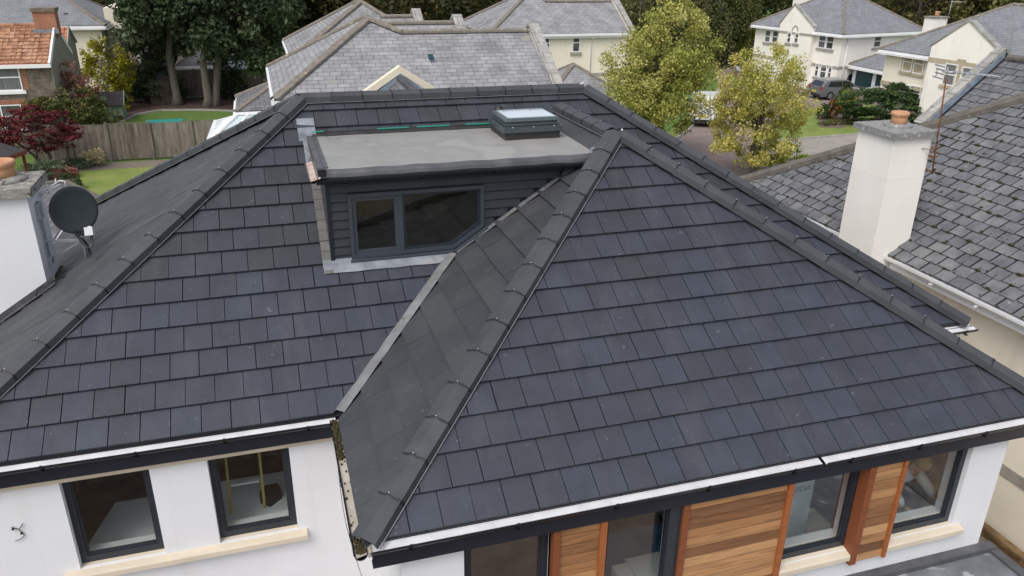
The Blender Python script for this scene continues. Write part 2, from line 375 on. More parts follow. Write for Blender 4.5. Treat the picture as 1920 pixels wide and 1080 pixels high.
mat('render_white', (.71, .71, .73), rough=.88, var=.035, scale=.9, bump=.16, bscale=110, streaks=((.55, .55, .54), .56, (3.5, 3.5, .35), .35))
mat('sandstone', (.60, .52, .41), rough=.85, var=.08, scale=2.5, bump=.1, bscale=80)
mat('window_grey', (.022, .027, .036), rough=.35, spec=.5, var=.06, scale=6)
mat('window_grey_light', (.045, .055, .068), rough=.35, spec=.5, var=.06, scale=6)
mat('lead', (.20, .215, .24), rough=.5, var=.35, scale=5, metal=.15, bump=.3, bscale=20, specks=((.29, .29, .29), .60, 4))
mat('lead_dull', (.165, .168, .17), rough=.65, var=.25, scale=5, bump=.2, bscale=18, specks=((.12, .117, .108), .62, 9))
mat('rubber_roof', (.29, .28, .265), rough=.55, color2=(.205, .20, .19), var=.2, scale=1.6, bump=.25, bscale=5, specks=((.285, .277, .262), .56, 1.6))
mat('soaker', (.15, .14, .13), rough=.7, color2=(.10, .098, .095), scale=5)
mat('rubber_dark', (.035, .032, .031), rough=.45, var=.4, scale=5, bump=.3, bscale=14)
mat('rubber_edge', (.075, .076, .080), rough=.38, var=.35, scale=3, bump=.35, bscale=7)
mat('slate_clad', (.026, .030, .037), rough=.5, var=.2, scale=4, bump=.15, bscale=60)
mat('skylight_grey', (.055, .068, .078), rough=.28, spec=.6, var=.08, scale=4)
mat('skylight_glass', (.40, .45, .48), rough=.08, spec=.9, coat=1)
mat('moss', (.055, .045, .015), rough=.95, color2=(.02, .014, .006), var=.3, scale=40, bump=.9, bscale=50)
mat('gutter_inner_stain', (.44, .41, .36), rough=.7, color2=(.30, .26, .20), scale=5)
mat('copper_gutter', (.62, .54, .48), rough=.4, color2=(.34, .20, .13), scale=8)
glassmat('glass', (.93, .95, .95))
glassmat('glass_dormer', (.70, .74, .72), ior=1.5, refl=1.1)
woodmat('cedar', ((.12, .052, .026), (.24, .110, .046), (.36, .180, .075), (.42, .220, .095), (.50, .29, .14)), grain=.32)
woodmat('cedar_trim', ((.15, .042, .016), (.42, .14, .04)), grain=.18)
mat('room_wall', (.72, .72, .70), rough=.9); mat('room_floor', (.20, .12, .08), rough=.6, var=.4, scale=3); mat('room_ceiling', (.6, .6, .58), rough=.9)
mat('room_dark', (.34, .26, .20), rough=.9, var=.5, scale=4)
mat('white_paint', (.78, .78, .76), rough=.5); mat('grey_board', (.80, .82, .84), rough=.7, var=.1, scale=3)
mat('faint_grey', (.20, .23, .24), rough=.7); mat('yellow_paint', (.42, .33, .07), rough=.5); mat('blue_sheet', (.10, .24, .42), rough=.6, var=.15, scale=3, bump=.4, bscale=4)
mat('black_cloth', (.015, .014, .014), rough=.9)
mat('skin', (.50, .30, .21), rough=.6); mat('hair', (.30, .19, .09), rough=.8, var=.4, scale=40); mat('hoodie', (.46, .50, .54), rough=.9, var=.08, scale=8); mat('jeans', (.05, .06, .10), rough=.9)
# ================================================================== MAIN HOUSE
T = .64328; SL = math.sqrt(1+T*T); EY = 2.132; HH = 4.205; AX, BX = .086, 4.392; WW = 7.8; LX = AX-HH; RX = BX+HH; GR = -5.2
house = empty('house', (3.0, 5.0, GR), 'white house in the foreground with dark tiled hipped roof, dormer and cedar panels', 'house')
def zm(y): return (y-EY)*T
Ux, Vy = (1, 0, 0), (0, 1, T)
def reg(pts, y0): return [(x, (y-y0)*SL) for x, y in pts]
TW, GA = .30, .340
def bl(rs, u, v):      # some tiles catch a bluer finish
    k = rs.random(); return k*.75 if v > 1.6*GA*3 else .25+.75*k
for nm, regs in (('front_roof_slope', [
        [(LX, EY-.04), (-LX*0, EY-.04), (0, EY), (0, 6.3), (AX, EY+HH), (AX-.0, EY+HH)],
    ]),): pass
mb = MB(); O = (0, EY, 0)
DX0, DY0, DY1 = .145, 3.87, EY+2.33/T     # dormer left, front, where its flat roof dies into the slope
regs = [
    [(LX-.04, EY-.045), (DX0, EY-.045), (DX0, EY+HH), (AX, EY+HH)],
    [(DX0, EY+.245), (1.64, DY0), (DX0, DY0)],
    [(DX0, DY1+.03), (DY1+.03-EY, DY1+.03), (3.9, EY+3.9), (3.9, EY+HH), (DX0, EY+HH)],
    [(3.9, EY+3.9), (7.80, EY+.0), (RX+.02, EY+.0), (BX, EY+HH), (3.9, EY+HH)]]
regs[0] = [(LX-.04, EY+.015), (-.085, EY+.015), (DX0, EY+.245), (DX0, EY+HH), (AX, EY+HH)]
for r in regs: tiles(mb, O, Ux, Vy, reg(r, EY), TW, GA, u0=.05, v0=.015*SL, lift=.044, thick=.03, gap=.004, tintf=lambda rs, u, v: (.35+.65*rs.random()) if v < 5.2*GA else .62*rs.random())
mb.build('front_roof_slope', 'concrete_tile', house, label='wide front slope of dark flat tiles with the dormer in it', fixn=False)
mb = MB()
tiles(mb, (LX, EY+2*HH, 0), (0, -1, 0), (1, 0, T), [(-.04, -.045), (2*HH+.04, -.045), (HH, HH*SL)], TW, GA, u0=.1, v0=-.045, gap=.002, lift=.026)
mb.build('side_roof_slope', 'weathered_tile', house, label='left side slope, seen at a low angle and streaked')
# wing
mb = MB()
tiles(mb, (0, 0, 0), Ux, Vy, reg([(-.0, .0), (WW+.0, .0), (3.9, 3.9)], 0), TW, GA, u0=.05+.02, v0=0, lift=.044, thick=.03, gap=.004, tintf=lambda rs, u, v: (.35+.65*rs.random()) if v < 6.2*GA else .15+.7*rs.random())
mb.build('wing_front_slope', 'concrete_tile', house, label='triangular front slope of the wing, bluish tiles', fixn=False)
mb = MB()
# plan region of the left wing slope: eave x=0, from the front hip to the valley, up to the ridge
tiles(mb, (0, 0, 0), (0, -1, 0), (1, 0, T), [(0.03, -.03), (-(EY-.11), -.03), (-DY0, (DY0-EY+.085)*SL), (-DY0, 3.87*SL)], TW*1.5, GA*1.0, u0=.0, v0=-.03, gap=.0012, lift=.047, low=.006, jit=.002, thick=.035)
tiles(mb, (0, 0, 0), (0, -1, 0), (1, 0, T), [(-DY0, 3.60*SL), (-DY0, 3.9*SL), (-(EY+3.9), 3.9*SL), (-(EY+3.62), 3.62*SL)], TW, GA, u0=.1, v0=3.61*SL, gap=.002, lift=.02)
mb.build('wing_side_slope', 'weathered_tile', house, label='narrow left slope of the wing, dusty tiles in long courses')
# slopes on the far side
mb = MB(); tiles(mb, (RX, EY, 0), (0, 1, 0), (-1, 0, T), [(0, 0), (2*HH, 0), (HH, HH*SL)], TW, GA, gap=.004, lift=.04, thick=.03); mb.build('side_roof_slope', 'concrete_tile', house, label='right side slope', fixn=False)
mb = MB(); tiles(mb, (RX, EY+2*HH, 0), (-1, 0, 0), (0, -1, T), [(0, 0), (RX-LX, 0), (RX-AX, HH*SL), (RX-BX, HH*SL)], TW, GA, gap=.004, lift=.04, thick=.03); mb.build('rear_roof_slope', 'concrete_tile', house, fixn=False)
mb = MB(); tiles(mb, (WW, 0, 0), (0, 1, 0), (-1, 0, T), [(0, 0), (EY-.05, 0), (EY+3.85, 3.9*SL), (3.9, 3.9*SL)], TW, GA, gap=.004, lift=.04, thick=.03); mb.build('wing_side_slope', 'concrete_tile', house, label='right slope of the wing', fixn=False)
# slabs under the tiles (dark felt)
mb = MB()
def sl(*p): mb.face([(x, y, z-.012) for x, y, z in p])
sl((LX, EY, 0), (0, EY, 0), (1.74, 3.87, zm(3.87)), (.145, 3.87, zm(3.87)), (.145, EY+HH, HH*T), (AX, EY+HH, HH*T))
sl((.145, DY1, zm(DY1)), (DY1-EY, DY1, zm(DY1)), (3.9, EY+3.9, 3.9*T), (3.9, EY+HH, HH*T), (.145, EY+HH, HH*T))
sl((3.9, EY+3.9, 3.9*T), (7.8, EY, 0), (RX, EY, 0), (BX, EY+HH, HH*T), (3.9, EY+HH, HH*T))
sl((LX, EY, 0), (AX, EY+HH, HH*T), (LX, EY+2*HH, 0))
sl((RX, EY, 0), (BX, EY+HH, HH*T), (RX, EY+2*HH, 0))
sl((LX, EY+2*HH, 0), (RX, EY+2*HH, 0), (BX, EY+HH, HH*T), (AX, EY+HH, HH*T))
sl((0, 0, 0), (WW, 0, 0), (3.9, 3.9, 3.9*T)); sl((0, 0, 0), (3.9, 3.9, 3.9*T), (3.9, EY+3.9, 3.9*T), (0, EY, 0)); sl((WW, 0, 0), (3.9, 3.9, 3.9*T), (3.9, EY+3.9, 3.9*T), (WW, EY, 0))
mb.build('roof_felt', 'underlay', house, fixn=False)
# ridges and hips
def capset(label, p0, p1, up, **k):
    a, c, s, e = MB(), MB(), MB(), MB()
    caps(a, p0, p1, up, clip=c, screw=s, edge=e, **k)
    a.build('hip_tiles', 'hip_tile', house, label=label, extra=((c, 'black_plastic'), (s, 'screw'), (e, 'grey_line')))
up1 = Vector((-T, -T, 2)).normalized()
def P3(x, y, z, dz=.05): return (x, y, z+dz)
capset('hip between the front and left slopes', P3(LX-.03, EY-.03, 0), P3(AX-.05, EY+HH-.05, HH*T), (-.25, -.25, 1))
capset('hip on the far left edge', P3(LX-.03, EY+2*HH+.03, 0), P3(AX-.05, EY+HH+.05, HH*T), (-.25, .25, 1))
capset('right hip of the main roof', P3(RX+.03, EY-.03, 0), P3(BX+.05, EY+HH-.05, HH*T), (.25, -.25, 1))
capset('left hip of the wing', P3(-.02, -.02, 0), P3(3.88, 3.88, 3.9*T, .055), (-.25, -.25, 1), w=.13)
capset('right hip of the wing', P3(WW+.02, -.02, 0), P3(3.95, 3.85, 3.9*T, .05), (.25, -.25, 1))
capset('top ridge of the main roof', P3(AX-.02, EY+HH, HH*T), P3(BX+.02, EY+HH, HH*T), (0, 0, 1))
capset('short sagging ridge of the wing', P3(3.9, EY+3.80, 3.9*T, .03), P3(3.9, 4.02, 3.9*T, .045), (0, 0, 1), seg=.36, w=.12)
mb = MB(); mb.beam((BX-.03, EY+HH-.04, HH*T+.115), (BX+.03, EY+HH+.01, HH*T+.13), .03, .012)
mb.build('mortar_patch', 'tray_white', house); mb = MB(); mb.beam((3.96, 3.84, 3.9*T+.115), (3.985, 3.72, 3.9*T+.01), .022, .010)
mb.build('mortar_patch', 'tray_white', house)
# valley between main front slope and wing side slope
mb = MB(); n = 14
for i in range(n):
    a = i/n*1.68-.02; b = (i+1)/n*1.68-.02
    for s0, s1, z0, z1 in ((-.065, -.035, .066, .076), (-.035, .035, .076, .078), (.035, .065, .078, .076)):
        def vp(t, s, z): return (t+s*.707, EY+t-s*.707, t*T+z+.006+.004*math.sin(t*19))
        mb.face([vp(a, s0, z0), vp(b, s0, z0), vp(b, s1, z1), vp(a, s1, z1)])
mb.build('valley_lining', 'lead_dull', house, fixn=False)
# ---- gutters, trays, fascias
def gutter(p0, p1, out, label, rad=.058, tray=True, inner='tray_white', brackets=True):
    p0, p1, out = Vector(p0), Vector(p1), Vector(out); d = (p1-p0).normalized(); a = MB(); prof = []
    for k in range(9):
        t = math.pi*k/8; prof.append((-math.cos(t)*rad, -math.sin(t)*rad*1.05))
    prof = [(-rad-.006, .004)]+prof+[(rad+.006, .004)]; inn = [(x*.9, y*.9+.003) for x, y in prof[::-1]]
    ring = lambda p: [p+out*(x+rad)+Vector((0, 0, y)) for x, y in prof+inn]
    a.loft([ring(p0), ring(p1)])
    o = a.build('gutter', 'gutter_black', house, label=label) if not brackets else None
    if brackets:
        c = MB(); L = (p1-p0).length; n = max(1, int(L/.95))
        for i in range(n+1):
            q = p0+d*(L*(i+.35)/(n+.7))
            c.obox(q+out*(2*rad+.003)+Vector((0, 0, -.008)), (d, out, Vector((0, 0, 1))), (.012, .008, .018)); c.obox(q+out*(rad*1.4)+Vector((0, 0, -rad-.004)), (d, out, Vector((0, 0, 1))), (.018, rad*.7, .006))
        o = a.build('gutter', 'gutter_black', house, label=label, extra=((c, 'black_plastic'),))
    if tray:
        b = MB(); z = Vector((0, 0, -.022)); b.prism([p0-out*.035+z+Vector((0, 0, .034)), p1-out*.035+z+Vector((0, 0, .034)), p1+out*(rad*1.75)+z, p0+out*(rad*1.75)+z], (0, 0, -.006)); b.build('gutter_lining', inner, o)
    return o
gutter((LX, EY+.02, -.03), (-.07, EY+.02, -.03), (0, -1, 0), 'gutter along the front left eaves')
gutter((.02, .012, -.035), (4.62, .012, -.035), (0, -1, 0), 'gutter along the front of the wing')
gutter((4.66, .012, -.035), (WW+.1, .012, -.035), (0, -1, 0), 'gutter along the right of the wing front')
gutter((WW, EY-.03, -.04), (RX+.16, EY-.03, -.04), (0, -1, 0), 'short gutter stub under the far right eaves')
o = gutter((-.015, EY-.02, -.04), (-.015, -.10, -.04), (-1, 0, 0), 'mossy gutter down the side of the wing', inner='gutter_inner_stain')
mb = MB()
for i in range(260):
    t = random.random(); y = EY-.05-t*2.15; k = random.uniform(.008, .02)*(1.6 if (t < .35 or t > .93) else .8)
    if .35 < t < .9 and random.random() < .88: continue
    mb.ball((-.015-random.uniform(.02, .10), y, -.04-.004+random.uniform(-.008, .012)), k, k*1.4, k*.7, 6, 4)
tag(mb.build('gutter_moss', 'moss', o, fixn=False), kind='stuff')
gutter((RX+.02, EY-.05, -.035), (RX+.02, EY+2*HH, -.035), (1, 0, 0), 'gutter on the far right side', brackets=False)
gutter((LX-.02, EY+2*HH, -.035), (LX-.02, EY-.05, -.035), (-1, 0, 0), 'gutter on the left side', brackets=False)
mb = MB()
mb.box(LX, -.09, EY-.005, EY+.02, -.27, -.045); mb.build('fascia', 'navy_fascia', house, label='fascia board along the front left eaves')
mb = MB(); mb.box(.03, WW, .0, .02, -.305, -.05); mb.box(.03, WW, .02, .10, -.305, -.285); mb.build('fascia', 'navy_fascia', house, label='fascia board along the wing front')
for bx in ((WW, RX, EY-.03, EY-.005, -.22, -.05), (RX-.02, RX, EY, EY+2*HH, -.22, -.05), (LX, LX+.02, EY, EY+2*HH, -.22, -.05), (-.005, .02, .02, EY-.04, -.19, -.05), (WW-.02, WW-.003, .02, EY-.04, -.22, -.05)): mb = MB(); mb.box(*bx); mb.build('fascia', 'white_paint', house)
for bx in ((.021, .29, .02, EY, -.19, -.17), (LX+.021, -.1, EY+.021, EY+.10, -.215, -.20)): mb = MB(); mb.box(*bx); mb.build('soffit', 'white_paint', house)
# ---- walls (hollow, with openings)
YL, YW, WXL, WXR = 2.235, .105, .30, 7.38
W1, W2 = (-2.90, -2.04, -1.52, -.30), (-1.46, -.60, -1.52, -.30)
V1, V2, V3, V4 = (.88, 1.74, -2.6, -.24), (2.30, 3.12, -2.6, -.24), (4.42, 5.38, -1.50, -.24), (5.70, 6.86, -1.50, -.24)
mb = MB()
wall_holes(mb, 'x', -3.9, WXL, YL, YL+.28, GR, -.15, [W1, W2])
wall_holes(mb, 'x', WXL, WXR, YW, YW+.28, GR, -.15, [V1, V2, V3, V4])
mb.box(WXL, WXL+.28, YW+.28, YL+.0, GR, -.15); mb.box(WXR-.28, WXR, YW+.28, YL, GR, -.15)
mb.box(WXR-.28, RX-.2, YL, YL+.28, GR, -.15); mb.box(RX-.48, RX-.2, YL+.28, EY+2*HH-.2, GR, -.15); mb.box(-3.9, -3.62, YL+.28, EY+2*HH-.2, GR, -.15); mb.box(-3.62, RX-.48, EY+2*HH-.48, EY+2*HH-.2, GR, -.15)
mb.build('wall', 'render_white', house)
mb = MB(); mb.box(-3.9, .29, YL-.03, YL-.002, -.365, -.24); mb.build('lintel_band', 'sandstone', house)
def sill(x0, x1, y, z, d=.10, h=.085):
    mb = MB(); pr = [(y, z), (y-d*.25, z-.002), (y-d, z-.03), (y-d-.012, z-.045), (y-d-.012, z-.03-h), (y, z-.03-h)]
    mb.loft([[(x0, a, b) for a, b in pr], [(x1, a, b) for a, b in pr]]); mb.build('window_sill', 'sandstone', house)
sill(-3.06, -.50, YL+.09, -1.515, .17, .075); sill(4.36, 5.46, YW+.09, -1.49, .16, .075); sill(5.868, 6.98, YW+.09, -1.49, .16, .075)
def main_window(h, y, fw=.07, mull=None, label=None, handle=None):
    x0, x1, z0, z1 = h; mb = MB()
    for a, b, c, d in ((x0, x1, z0, z0+fw+.015), (x0, x1, z1-fw, z1), (x0, x0+fw, z0+fw+.015, z1-fw), (x1-fw, x1, z0+fw+.015, z1-fw)): mb.box(a, b, y, y+.07, c, d)
    i = fw+.004
    for a, b, c, d in ((x0+fw, x1-fw, z0+fw+.015, z0+fw+.035), (x0+fw, x1-fw, z1-fw-.02, z1-fw), (x0+fw, x0+fw+.018, z0+fw+.035, z1-fw-.02), (x1-fw-.018, x1-fw, z0+fw+.035, z1-fw-.02)): mb.box(a, b, y+.016, y+.06, c, d)
    f = mb.build('window', 'window_grey', house, label=label)
    g = MB(); g.box(x0+fw+.001, x1-fw-.001, y+.030, y+.036, z0+fw+.016, z1-fw-.001); g.build('pane', 'glass', f)
    b = MB(); b.box(x0, x1, y+.07, YL+.30 if y > 1 else YW+.30, z0-.02, z0+.06); b.build('inner_sill', 'white_paint', f)
    return f
main_window(W1, YL+.085, label='left upstairs window with a pale table behind'); main_window(W2, YL+.085, label='upstairs window with a yellow ladder behind')
main_window(V1, YW+.06, label='dark full height window'); main_window(V2, YW+.06, label='full height window with blue sheet inside'); main_window(V3, YW+.06, label='window with the white unit behind'); main_window(V4, YW+.06, label='window where a person leans')
# ---- cedar panels
def cedar(x0, x1, z0, z1, y0, y1, board=.125, label=None, lpost=.07, rpost=.07):
    mb = MB(); z = z1; k = 0
    rs = random.Random(int(x0*100))
    while z > z0+.01:
        b = max(z0, z-board); pr = [(y0+.004, z), (y0, z-.012), (y0+.003, b+.006), (y0+.012, b+.0)]
        mb.box(x0+lpost, x1-rpost, y0+rs.uniform(0, .003), y1, b+.009, z, tint=rs.random()); z = b
    bk = MB(); bk.box(x0+.01, x1-.01, y0+.014, y1-.01, z0+.01, z1-.005)
    o = mb.build('cedar_panel', 'cedar', house, label=label, extra=((bk, 'black_plastic'),))
    mb = MB()
    if lpost: mb.box(x0, x0+lpost, y0-.028, y1, z0, z1, tint=.2)
    if rpost: mb.box(x1-rpost, x1, y0-.03, y1, z0, z1, tint=.6)
    mb.build('cedar_trim', 'cedar_trim', o)
cedar(1.74, 2.295, GR+2.4, -.30, YW-.055, YW+.05, label='narrow cedar panel'); cedar(3.125, 4.415, GR+2.4, -.30, YW-.055, YW+.05, label='wide cedar panel'); cedar(5.36, 5.86, -1.66, -.30, YW-.062, YW+.05, label='cedar panel beside the right window', lpost=.085, rpost=.045)
mb = MB(); mb.box(2.99, 3.124, YW-.05, YW+.02, -3, -.24); mb.build('window_post', 'window_grey', house)
# ---- rooms
def room(x0, x1, y0, y1, z0, z1, nm, wallm='room_wall', floorm='room_floor'):
    a = MB(); a.box(x0, x1, y1, y1+.05, z0, z1); a.box(x0-.05, x0, y0, y1, z0, z1); a.box(x1, x1+.05, y0, y1, z0, z1); o = a.build('room_walls', wallm, house)
    b = MB(); b.box(x0, x1, y0, y1, z0-.05, z0); b.build('room_floor', floorm, house)
    c = MB(); c.box(x0, x1, y0, y1, z1, z1+.05); c.build('room_ceiling', 'room_ceiling', house)
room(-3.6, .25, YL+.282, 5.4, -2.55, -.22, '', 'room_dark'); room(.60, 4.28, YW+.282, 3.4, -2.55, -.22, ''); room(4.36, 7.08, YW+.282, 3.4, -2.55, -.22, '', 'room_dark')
# ---- dormer
mb = MB(); z0c = 1.02
def board_face(mb, x0, x1, zb, zt, y):
    mb.loft([[(x, y+.006, zt), (x, y-.012, zb+.016), (x, y-.006, zb+.008), (x, y+.012, zb), (x, y+.022, zb), (x, y+.022, zt)] for x in (x0, x1)])
z = 2.24
WIN = (.385, 2.10, 1.17, 2.005)
while z > 1.05:
    b = z-.114; xr = min(3.62, (b)/T)     # clipped by wing side slope
    xr_t = min(3.62, z/T)
    for a, c in ((DX0, WIN[0]), (WIN[1], xr)) if z <= 2.02+.1 and b < WIN[3]-.02 else ((DX0, xr),):
        if c-a > .02: board_face(mb, a, c+(.0), b, z, DY0)
    z = b
dorm = mb.build('dormer', 'slate_clad', house, label='flat roofed dormer clad in dark boards')
mb = MB()
mb.prism([(DX0+.001, DY0+.024, 1.06), (1.66, DY0+.024, 1.06), (3.5, DY0+.024, 2.25), (DX0+.001, DY0+.024, 2.25)], (0, .03, 0)); 
mb2 = MB(); mb2.box(DX0, DX0+.03, DY0+.054, DY1, zm(DY0)-.02, 2.25)
# hole for window: build backing around it instead
mb = MB(); mb.box(DX0+.031, WIN[0], DY0+.024, DY0+.05, 1.08, 2.25); mb.box(WIN[0], WIN[1], DY0+.024, DY0+.05, WIN[3], 2.25); mb.prism([(WIN[1], DY0+.024, 1.40), (WIN[1]+.05, DY0+.024, 1.38), (3.5, DY0+.024, 2.25), (WIN[1], DY0+.024, 2.25)], (0, .026, 0))
mb.prism([(WIN[0], DY0+.024, 1.08), (1.70, DY0+.024, 1.08), (1.70, DY0+.024, WIN[2]), (WIN[0], DY0+.024, WIN[2])], (0, .026, 0))
mb.v += mb2.v and []
i0 = len(mb.v); mb.v += mb2.v; mb.f += [tuple(i0+i for i in f) for f in mb2.f]; mb.t += mb2.t; mb.sm += mb2.sm
mb.build('dormer_cheek', 'navy_fascia', dorm)
mb = MB(); mb.box(DX0-.012, DX0+.035, DY0-.018, DY0-.001, zm(DY0)+.02, 2.24); mb.box(DX0-.013, DX0-.001, DY0-.018, DY1, 1.2, 2.24) if False else None
mb.box(DX0, 3.40, DY0-.030, DY0-.001, 2.115, 2.24); mb.build('dormer_fascia', 'navy_fascia', dorm)
# window (pentagon)
def fr_poly(pts, w):
    """inset polygon in x,z"""
    n = len(pts); out = []
    for i in range(n):
        p0, p1, p2 = Vector(pts[i-1]), Vector(pts[i]), Vector(pts[(i+1) % n]); d1 = (p1-p0).normalized(); d2 = (p2-p1).normalized(); n1 = Vector((-d1.y, d1.x)); n2 = Vector((-d2.y, d2.x))
        bis = (n1+n2).normalized(); out.append(p1+bis*(w/max(.3, bis.dot(n1))))
    return out
def ring_frame(mb, outer, w, y0, y1):
    inner = fr_poly(outer, w); n = len(outer)
    for i in range(n):
        a, b, c, d = outer[i], outer[(i+1) % n], inner[(i+1) % n], inner[i]
        mb.prism([(a[0], y0, a[1]), (b[0], y0, b[1]), (c[0], y0, c[1]), (d[0], y0, d[1])], (0, y1-y0, 0))
    return inner
pent = [(WIN[0], 1.17), (1.70, 1.185), (2.10, 1.455), (2.10, 2.005), (WIN[0], 2.005)]
mb = MB(); inn = ring_frame(mb, pent, .045, DY0-.035, DY0+.05)
mx0, mx1 = 1.00, 1.055
mb.box(mx0, mx1, DY0-.02, DY0+.05, 1.225, 1.955)
s1 = [(inn[0][0], inn[0][1]), (mx0, 1.222), (mx0, 1.958), (inn[4][0], 1.958)]
ia = ring_frame(mb, s1, .05, DY0-.012, DY0+.045)
dw = mb.build('dormer_window', 'window_grey_light', house, label='wide dormer window with a slanted lower right corner')
mb = MB(); s2 = [(mx1, 1.222), (1.672, 1.232), (2.053, 1.492), (2.053, 1.958), (mx1, 1.958)]; ib = ring_frame(mb, s2, .03, DY0-.0, DY0+.045); mb.build('fixed_light_frame', 'window_grey', dw)
mb = MB(); mb.prism([(p[0], DY0+.02, p[1]) for p in ia], (0, .006, 0)); mb.build('pane', 'glass_dormer', dw, label='small left pane')
mb = MB(); mb.prism([(p[0], DY0+.02, p[1]) for p in ib], (0, .006, 0)); mb.build('pane', 'glass_dormer', dw, label='large right pane with a clipped corner')
mb = MB(); mb.prism([(.37, DY0-.001, 1.165), (1.71, DY0-.001, 1.18), (1.71, DY0-.07, 1.165), (.37, DY0-.07, 1.15)], (0, 0, -.018)); mb.prism([(1.712, DY0-.001, 1.18), (2.14, DY0-.001, 1.465), (2.14, DY0-.07, 1.45), (1.712, DY0-.07, 1.165)], (.008, 0, -.018))
mb.build('dormer_sill', 'window_grey_light', dw)
# dormer room
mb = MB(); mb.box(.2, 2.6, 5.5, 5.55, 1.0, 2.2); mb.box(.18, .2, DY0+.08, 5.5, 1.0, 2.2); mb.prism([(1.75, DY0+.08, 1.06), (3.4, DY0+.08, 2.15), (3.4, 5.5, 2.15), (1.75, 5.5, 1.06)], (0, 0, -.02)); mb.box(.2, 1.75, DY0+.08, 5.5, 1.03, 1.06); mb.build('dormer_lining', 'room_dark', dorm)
# flat roof with rounded drip edge
ZR = 2.345; mb = MB(); nx = 40
prof = [(DY1+.02, ZR-.01), (5.2, ZR-.002), (3.82, ZR-.012), (3.765, ZR-.022), (3.735, ZR-.045), (3.722, ZR-.085), (3.735, ZR-.115)]
rings = []
for i in range(nx+1):
    x = .085+(3.60-.085)*i/nx
    rings.append([(x, y+(.006*math.sin(x*7.3)+.004*math.sin(x*17))*(y < 3.8), z+(.003*math.sin(x*5+y*3)+.004*math.sin(x*11))*(1 if y < 5 else .3)) for y, z in prof]+[(x, DY1, ZR-.15), ][:0])
mb.loft(rings[:], close=False, caps=False, smooth=True)
mb.box(.09, 3.60, 3.80, DY1, 2.245, ZR-.02)
fr = mb.build('flat_roof_membrane', 'rubber_roof', dorm, fixn=True)
mb = MB()
for i in range(nx):
    x0, x1 = .085+(3.60-.085)*i/nx, .085+(3.60-.085)*(i+1)/nx
    def pt(x, k):
        y, z = [(3.80, ZR-.006), (3.758, ZR-.016), (3.728, ZR-.045), (3.716, ZR-.085), (3.732, ZR-.118)][k]; return (x, y+.006*math.sin(x*7.3)+.004*math.sin(x*17), z+.004*math.sin(x*11))
    for k in range(4): mb.face([pt(x0, k), pt(x1, k), pt(x1, k+1), pt(x0, k+1)]); mb.sm[-1] = True
mb.build('drip_edge', 'rubber_edge', fr, fixn=False)
mb = MB(); mb.box(.055, .125, 3.80, 5.62, ZR-.10, ZR+.018); mb.box(.130, .185, 3.86, 5.62, ZR-.01, ZR+.006); mb.build('roof_kerb', 'rubber_edge', fr)
mb = MB(); mb.box(.055, .15, 3.725, 3.795, ZR-.11, ZR+.016); mb.build('kerb_end', 'black_plastic', fr)
mb = MB(); mb.box(.13, 3.66, DY1-.0, DY1+.035, ZR-.0, ZR+.035); mb.prism([(.13, DY1-.10, ZR+.001), (3.62, DY1-.10, ZR+.001), (3.62, DY1, ZR+.02), (.13, DY1, ZR+.02)], (0, 0, -.002)); mb.build('back_upstand', 'rubber_dark', fr)
for a, b in ((.14, .30), (1.05, 1.5), (1.62, 2.1), (2.35, 2.75)): mb = MB(); mb.box(a, b, DY1-.006+random.uniform(-.004, .004), DY1+.03, ZR+.033, ZR+.043); mb.build('membrane_strip', 'green_membrane', fr)
o = gutter((.03, 3.755, 2.235), (3.46, 3.755, 2.245), (0, -1, 0), 'black gutter along the dormer front', inner='gutter_black', rad=.05)
o = gutter((.045, 3.66, 2.265), (.045, 4.50, 2.275), (-1, 0, 0), 'side gutter of the dormer with a copper stained inside', inner='copper_gutter', rad=.05, brackets=False)
# lead flashings
def on_main(x, y, dz=.04): return (x, y, zm(y)+dz)
mb = MB()
for i in range(9):
    x0 = .03+i*.185; x1 = x0+.185; a = .004*math.sin(i*2.3); b = .004*math.sin((i+1)*2.3)
    mb.face([on_main(x0, 3.70+a, .052), on_main(x1, 3.70+b, .052), on_main(x1, DY0+.0, .062), on_main(x0, DY0, .062)])
    mb.face([on_main(x0, DY0-.003, .062), on_main(x1, DY0-.003, .062), (x1, DY0-.006, 1.17), (x0, DY0-.006, 1.17)]) if False else None
mb.build('lead_apron', 'lead', dorm, fixn=False)
mb = MB(); mb.box(DX0-.01, 1.69, DY0-.012, DY0-.002, zm(DY0)+.04, 1.155); mb.build('apron_upstand', 'navy_fascia', dorm)
mb = MB()
for i in range(12):
    y = 3.70+i*.145; w_ = .115
    mb.face([on_main(DX0-w_, y, .056), on_main(DX0-.002, y, .056), on_main(DX0-.002, y+.144, .052), on_main(DX0-w_, y+.144, .052)], tint=random.random())
mb.build('lead_soakers', 'soaker', dorm, fixn=False)
mb = MB(); mb.face([on_main(-.05, 5.62, .05), on_main(.19, 5.62, .052), on_main(.19, 6.0, .045), on_main(-.05, 6.0, .043)]); mb.face([on_main(0.0, 5.25, .055), on_main(.11, 5.25, .05), on_main(.12, 5.62, .058), on_main(0.0, 5.62, .058)])
mb.face([(3.50, 3.78, 2.352), (3.58, 3.70, 2.345), (3.74, 3.86, 2.43), (3.62, 4.02, 2.36)])
mb.build('lead_patch', 'lead', dorm, fixn=False, label='pale crumpled lead patches at the dormer corners')
mb = MB()
for i in range(8):
    t = 1.72+i*.24; x = t; mb.face([(x, DY0-.10, x*T+.045), (x+.235, DY0-.10, (x+.235)*T+.045), (x+.235, DY0-.002, (x+.235)*T+.05), (x, DY0-.002, x*T+.05)])
mb.build('side_flashing', 'lead_dull', dorm, fixn=False)
